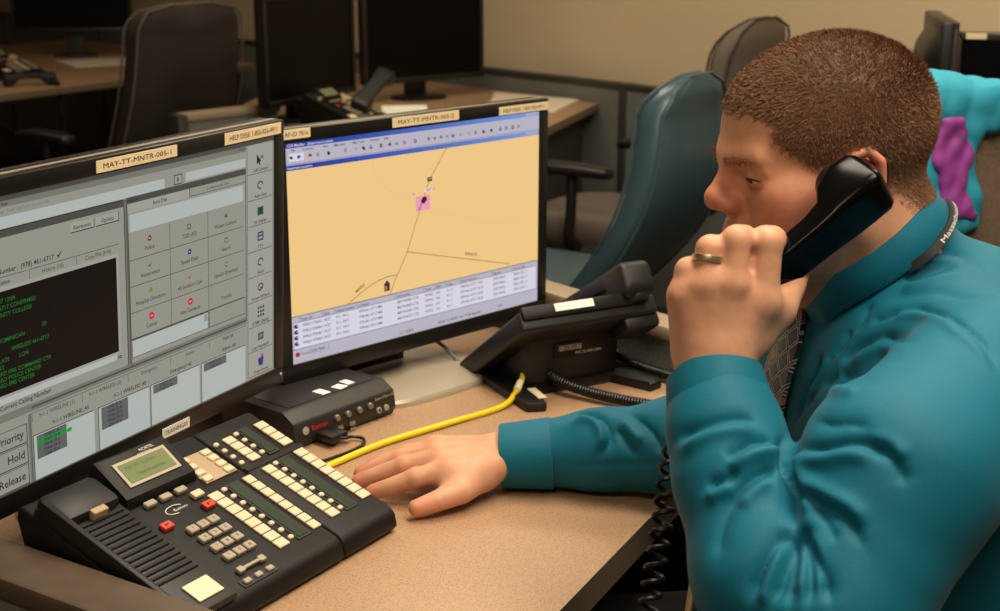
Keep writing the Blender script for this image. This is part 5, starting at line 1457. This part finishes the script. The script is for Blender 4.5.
# lanyard lying over the collar with its lettering
def lan(a, r, h): return cc + (cf * math.cos(a) + cl * math.sin(a)) * r + cax * h
mat('lanyard', (16, 22, 27), .7)
b = MB()
LR = []
for k in range(25):
    a = math.radians(96 + (174 - 96) * k / 24); e = k / 24
    LR.append((lan(a, .0862 + .001 * e - .010 * max(0, 1 - e * 5), -.0050 + .004 * e), lan(a, .0895 + .001 * e - .010 * max(0, 1 - e * 5), -.0120 + .004 * e)))
vs = []
for (p, q) in LR:
    n = (q - p).cross(cax).normalized(); out = (p - cc).normalized() * .0018
    vs += [p, q, q + out, p + out]
fs = []
for k in range(24):
    for j in range(4): fs.append([k * 4 + j, k * 4 + (j + 1) % 4, (k + 1) * 4 + (j + 1) % 4, (k + 1) * 4 + j])
b.add(vs, fs); ly = b.build('lanyard', 'lanyard', person, 40)
tv, tf, tw = text_mesh('Massachusetts'); b = MB(); out = []
for (x, y) in tv:
    u = x / tw; e = .97 - u * .62; k = min(int(e * 24), 23); f = e * 24 - k      # runs from the shoulder down to the front
    p = LR[k][0].lerp(LR[k + 1][0], f); q = LR[k][1].lerp(LR[k + 1][1], f)
    e2 = .97 - (1 - u) * .62; k = min(int(e2 * 24), 23); f = e2 * 24 - k
    p = LR[k][0].lerp(LR[k + 1][0], f); q = LR[k][1].lerp(LR[k + 1][1], f)
    w = q.lerp(p, .15 + y * .85); out.append(w + (w - cc).normalized() * .0024)
b.add(out, tf); b.build('lettering', 'ink_white', ly, 0)

# ---- tie
def tie_material():
    m = bpy.data.materials.new('tie_silk'); m.use_nodes = True; nt = m.node_tree; b = nt.nodes['Principled BSDF']; b.inputs['Roughness'].default_value = .4
    uv = nt.nodes.new('ShaderNodeUVMap'); uv.uv_map = 'UVMap'
    mp = nt.nodes.new('ShaderNodeMapping'); mp.inputs['Rotation'].default_value = (0, 0, math.radians(45)); mp.inputs['Scale'].default_value = (1, 1, 1)
    nt.links.new(uv.outputs['UV'], mp.inputs['Vector'])
    br = nt.nodes.new('ShaderNodeTexBrick'); br.offset = 0; br.inputs['Scale'].default_value = 1.0
    br.inputs['Brick Width'].default_value = 1.0; br.inputs['Row Height'].default_value = 1.0; br.inputs['Mortar Size'].default_value = .10; br.inputs['Mortar Smooth'].default_value = 0.1
    br.inputs['Color1'].default_value = lin((40, 52, 66)); br.inputs['Color2'].default_value = lin((150, 110, 92)); br.inputs['Mortar'].default_value = lin((170, 168, 160))
    nt.links.new(mp.outputs['Vector'], br.inputs['Vector'])
    vo = nt.nodes.new('ShaderNodeTexVoronoi'); vo.feature = 'F1'; vo.distance = 'CHEBYCHEV'; vo.inputs['Scale'].default_value = 1.0; vo.inputs['Randomness'].default_value = 0.0
    nt.links.new(mp.outputs['Vector'], vo.inputs['Vector'])
    rp = nt.nodes.new('ShaderNodeValToRGB'); e = rp.color_ramp; e.interpolation = 'CONSTANT'
    e.elements[0].position = 0; e.elements[0].color = (1, 1, 1, 1); e.elements[1].position = .30; e.elements[1].color = (0, 0, 0, 1)
    nt.links.new(vo.outputs['Distance'], rp.inputs['Fac'])
    wn = nt.nodes.new('ShaderNodeTexWhiteNoise'); nt.links.new(vo.outputs['Position'], wn.inputs['Vector'])
    cr = nt.nodes.new('ShaderNodeValToRGB'); cr.color_ramp.interpolation = 'CONSTANT'
    cr.color_ramp.elements[0].color = lin((54, 76, 92)); cr.color_ramp.elements[1].position = .35; cr.color_ramp.elements[1].color = lin((24, 30, 40))
    x = cr.color_ramp.elements.new(.62); x.color = lin((150, 112, 98)); x = cr.color_ramp.elements.new(.85); x.color = lin((86, 120, 120))
    nt.links.new(wn.outputs['Value'], cr.inputs['Fac'])
    r2 = nt.nodes.new('ShaderNodeValToRGB'); r2.color_ramp.interpolation = 'CONSTANT'
    r2.color_ramp.elements[0].color = lin((22, 24, 32)); r2.color_ramp.elements[1].position = .38; r2.color_ramp.elements[1].color = lin((160, 156, 146)); x = r2.color_ramp.elements.new(.455); x.color = lin((22, 24, 32))
    nt.links.new(vo.outputs['Distance'], r2.inputs['Fac'])
    mx = nt.nodes.new('ShaderNodeMixRGB'); nt.links.new(rp.outputs['Color'], mx.inputs['Fac']); nt.links.new(r2.outputs['Color'], mx.inputs['Color1']); nt.links.new(cr.outputs['Color'], mx.inputs['Color2'])
    nt.links.new(mx.outputs['Color'], b.inputs['Base Color'])
    nt.nodes.remove(br); MATS['tie_silk'] = m
tie_material()
T_C = [(0.3010, 1.3436, 1.0115), (0.2938, 1.3279, 0.9933), (0.2855, 1.3155, 0.9723), (0.2780, 1.3103, 0.9472), (.2520, 1.308, .925), (.2540, 1.310, .890), (.2600, 1.310, .84), (.2700, 1.310, .78)]
T_W = [.020, .022, .025, .027, .029, .030, .031, .032]
TC = spline(T_C, 6); lat = Vector((.50, -.86, 0)).normalized(); nrmT = Vector((-.86, -.50, .15)).normalized()
b = MB(); rings = []
def on_shirt(p, off):
    p = np.array([p], float)
    for _ in range(4): p = p - grad(SHIRT, p) * SHIRT(p)[:, None]
    return Vector(p[0] + grad(SHIRT, p)[0] * off)
for i, c in enumerate(TC):
    w = float(np.interp(i / 6, range(len(T_W)), T_W)); c = Vector(c); off = .008 + .004 * max(0, 1 - i / 12)
    top = [on_shirt(c + lat * (w * k), off + .002 * (1 - abs(k))) for k in (-1, -.5, 0, .5, 1)]
    rings.append(top + [on_shirt(c + lat * (w * k), off - .005) for k in (1, 0, -1)])
b.loft(rings); tie = b.build('tie', 'tie_silk', person, 60)
uvl = tie.data.uv_layers.new(name='UVMap')
for l in tie.data.loops:
    c = tie.data.vertices[l.vertex_index].co
    d_ = (c - Vector(TC[0])); uvl.data[l.index].uv = (d_.dot(lat) / .0165, d_.z / .0165)
b = MB(); k0 = Vector(TC[0]) + nrmT * .008 + Vector((.006, 0, .010))
b.loft([sellipse(k0 + Vector((0.002 * s, 0, z)), lat, nrmT, w, w * .62, 14, 2.6) for (s, z, w) in ((0, -.020, .011), (0, -.012, .014), (0, .004, .017), (1, .016, .019), (2, .019, .012))]); kn = b.build('tie_knot', 'tie_silk', person, 60)
uvl = kn.data.uv_layers.new(name='UVMap')
for l in kn.data.loops:
    c = kn.data.vertices[l.vertex_index].co; d_ = c - Vector(TC[0]); uvl.data[l.index].uv = (d_.dot(lat) / .0165 + .4, d_.z / .0165)

# ---- wedding ring on the left ring finger
rp_, rm_ = Vector(LH['pip'][2]), Vector(LH['mcp'][2]); rd = (rp_ - rm_).normalized(); rc_ = rm_.lerp(rp_, .74)
M = frameM(rc_, rd.orthogonal(), rd.cross(rd.orthogonal()))
b = MB(); b.loft([[(r * math.cos(t), r * math.sin(t), z) for t in [2 * PI * k / 40 for k in range(40)]] for (r, z) in ((.0136, -.003), (.0148, -.0026), (.0152, 0), (.0148, .0026), (.0136, .003))], M=M, caps=False)
b.build('ring', 'gold_metal', person, 60)

# ---- the handset at his ear
ear = Vector((0.3072, 1.2194, 1.1452)); mouth = Vector((0.1869, 1.1983, 1.0512)); ax = (ear - mouth).normalized()
outv = Vector((.34, -.86, -.30)); outv = (outv - ax * outv.dot(ax)).normalized()
HM = Matrix.Identity(4); side = outv.cross(ax); ctr = (ear + mouth) / 2
for i in range(3): HM[i][0] = ax[i]; HM[i][1] = side[i]; HM[i][2] = outv[i]; HM[i][3] = ctr[i]
hs = thing('phone_handset', 'glossy black handset held against the man\'s ear', 'handset', HM)
b = MB(); handset_mesh(b, .205, .0215); b.build('grip', 'gloss_black', hs, 50)
for x in (.078, -.078):
    b = MB(); b.lathe([(.004, -.0285), (.016, -.0285), (.0185, -.025), (.0185, -.012)], 24, M=Matrix.Translation((x, 0, 0))); b.build('ear_cap' if x > 0 else 'mouth_cap', 'black_plastic', hs)
mo = HM @ Vector((-.100, 0, .002))
m = coil([tuple(mo), (0.1857, 1.2072, 0.9994), (0.1767, 1.2105, 0.9613), (0.1651, 1.1987, 0.9366), (0.1533, 1.1764, 0.9114), (0.1438, 1.1439, 0.8676), (0.1356, 1.1234, 0.8294), (0.1267, 1.1007, 0.7835), (0.1210, 1.0805, 0.7275)], .0085, .0024, .0150, 6, 14)
tag(m.build('coiled_cord', 'black_cable', None), 'black coiled handset cord hanging beside the man\'s raised sleeve', 'cord')

# ---- trousers, shoes and the chair he sits on
def f_trs(p):
    d = s_ell(p, (.50, 1.335, .602), (.19, .20, .13))
    for y, ky in ((1.235, 1.20), (1.435, 1.46)):
        d = smin(d, s_cap(p, (.47, y, .565), (.08, ky, .555), .095, .070), .04)
        d = smin(d, s_cap(p, (.08, ky, .555), (.13, ky, .12), .068, .050), .02)
    return d
tv_, tq_ = surface(f_trs, (-.06, 1.02, .04), (.76, 1.66, .74), .008)
tr = mesh_np('trousers', tv_, tq_, 'trouser', person)
for ky in (1.20, 1.46):
    b = MB(); b.loft([sellipse((x, ky, z + .001), (0, 1, 0), (0, 0, 1), w, h, 16, 2.6) for (x, z, w, h) in ((.20, .045, .02, .03), (.19, .05, .036, .048), (.12, .052, .042, .05), (.04, .04, .046, .038), (-.05, .032, .046, .030), (-.10, .025, .03, .022), (-.11, .02, .012, .012))])
    b.build('shoe', 'shoe', person, 60)
office_chair('black office chair under the seated man', chairM(.50, 1.335, 180), 'dark_fabric', back_w=.23, back_h=.46, back_z=.50, recline=10, arms=False, seat_z=.425, seat_w=.25)
b = MB(); b.tube([(0.1839, 1.1969, 0.8142), (0.1687, 1.1517, 0.7613)], .0032, 8)
tag(b.build('chair_lever', 'brass_trim', None), 'thin brass-coloured rod below the raised elbow', 'rod')

# ---- jacket draped over the chair behind him (modelled in that chair's own frame)
JM = chairM(.69, 2.72, 100)
def j_slab(p, off):
    u = np.clip((p[:, 2] - .46) / .655, 0, 1)
    xx = -.235 - math.tan(math.radians(8)) * .655 * u - .05 * np.sin(PI * np.minimum(u * 1.15, 1)) + .025
    end = np.where(u > .86, np.sqrt(np.maximum(0, 1 - ((u - .86) / .14) ** 2)) * .52 + .48, 1)
    w = .25 * (1 - .25 * np.abs(u - .38) ** 1.5 * 2) * end
    x = p[:, 0] - xx
    d = smax(np.abs(p[:, 1]) - w - off, np.abs(x) - .045 - off, .05)
    return smax(d, p[:, 2] - 1.113 - off, .06), x
def f_jack(p):
    d, x = j_slab(p, .017)
    wav = .012 * np.sin(p[:, 1] * 38 + 1) + .008 * np.sin(p[:, 1] * 71)
    a = 1.050 + wav - p[:, 2]
    b_ = np.maximum(np.maximum(x, .875 + wav - p[:, 2]), -.070 + .010 * np.sin(p[:, 2] * 40) - p[:, 1])
    c = np.maximum(-x, .62 + wav * 2 - p[:, 2])
    return smax(d, np.minimum(np.minimum(a, b_), c), .012)
jv, jq = surface(f_jack, (-.50, -.32, .55), (-.12, .32, 1.20), .0055)
jn = grad(f_jack, jv)
ridge = lambda p, k, ph: np.abs(np.sin(k * (p[:, 1] + .35 * (p[:, 2] - 1.0)) + ph))
jv = jv + jn * (.005 * ridge(jv, 30, .4) + .0025 * ridge(jv, 67, 1.1) + .005 * noise3(jv, 60, 8))[:, None]
jacket = thing('jacket', 'bright teal jacket with purple lining hung over the woven chair back', 'jacket', JM)
mesh_np('shell', jv, jq, 'teal_jacket', jacket)
def f_lin(p):
    d, x = j_slab(p, .028)
    r = np.maximum(np.maximum(x, .89 - p[:, 2]), np.maximum(p[:, 2] - 1.065, np.abs(p[:, 1] + .018 + .1 * (1.0 - p[:, 2])) - .030 + .008 * np.sin(p[:, 2] * 55)))
    return smax(d, r, .012)
lv, lq = surface(f_lin, (-.48, -.10, .80), (-.14, .16, 1.16), .0045)
ln_ = grad(f_lin, lv); lv = lv + ln_ * (.0025 * ridge(lv, 100, .2) + .004 * noise3(lv, 140, 3))[:, None]
mesh_np('lining', lv, lq, 'purple_lining', jacket)

# ---- things of one kind share a group
GROUPS = {'ceiling lamp': 'ceiling light panels', 'chair': 'office chairs at the workstations', 'monitor': 'monitors on the desks', 'telephone': 'desk phones on the desks',
          'handset': 'telephone handsets', 'partition': 'low cubicle partitions', 'desk': 'laminate office desks', 'cord': 'coiled telephone cords', 'cable': 'cables on the desk'}
for o in list(bpy.data.objects):
    if o.parent is None and o.get('category') in GROUPS: o['group'] = GROUPS[o['category']]
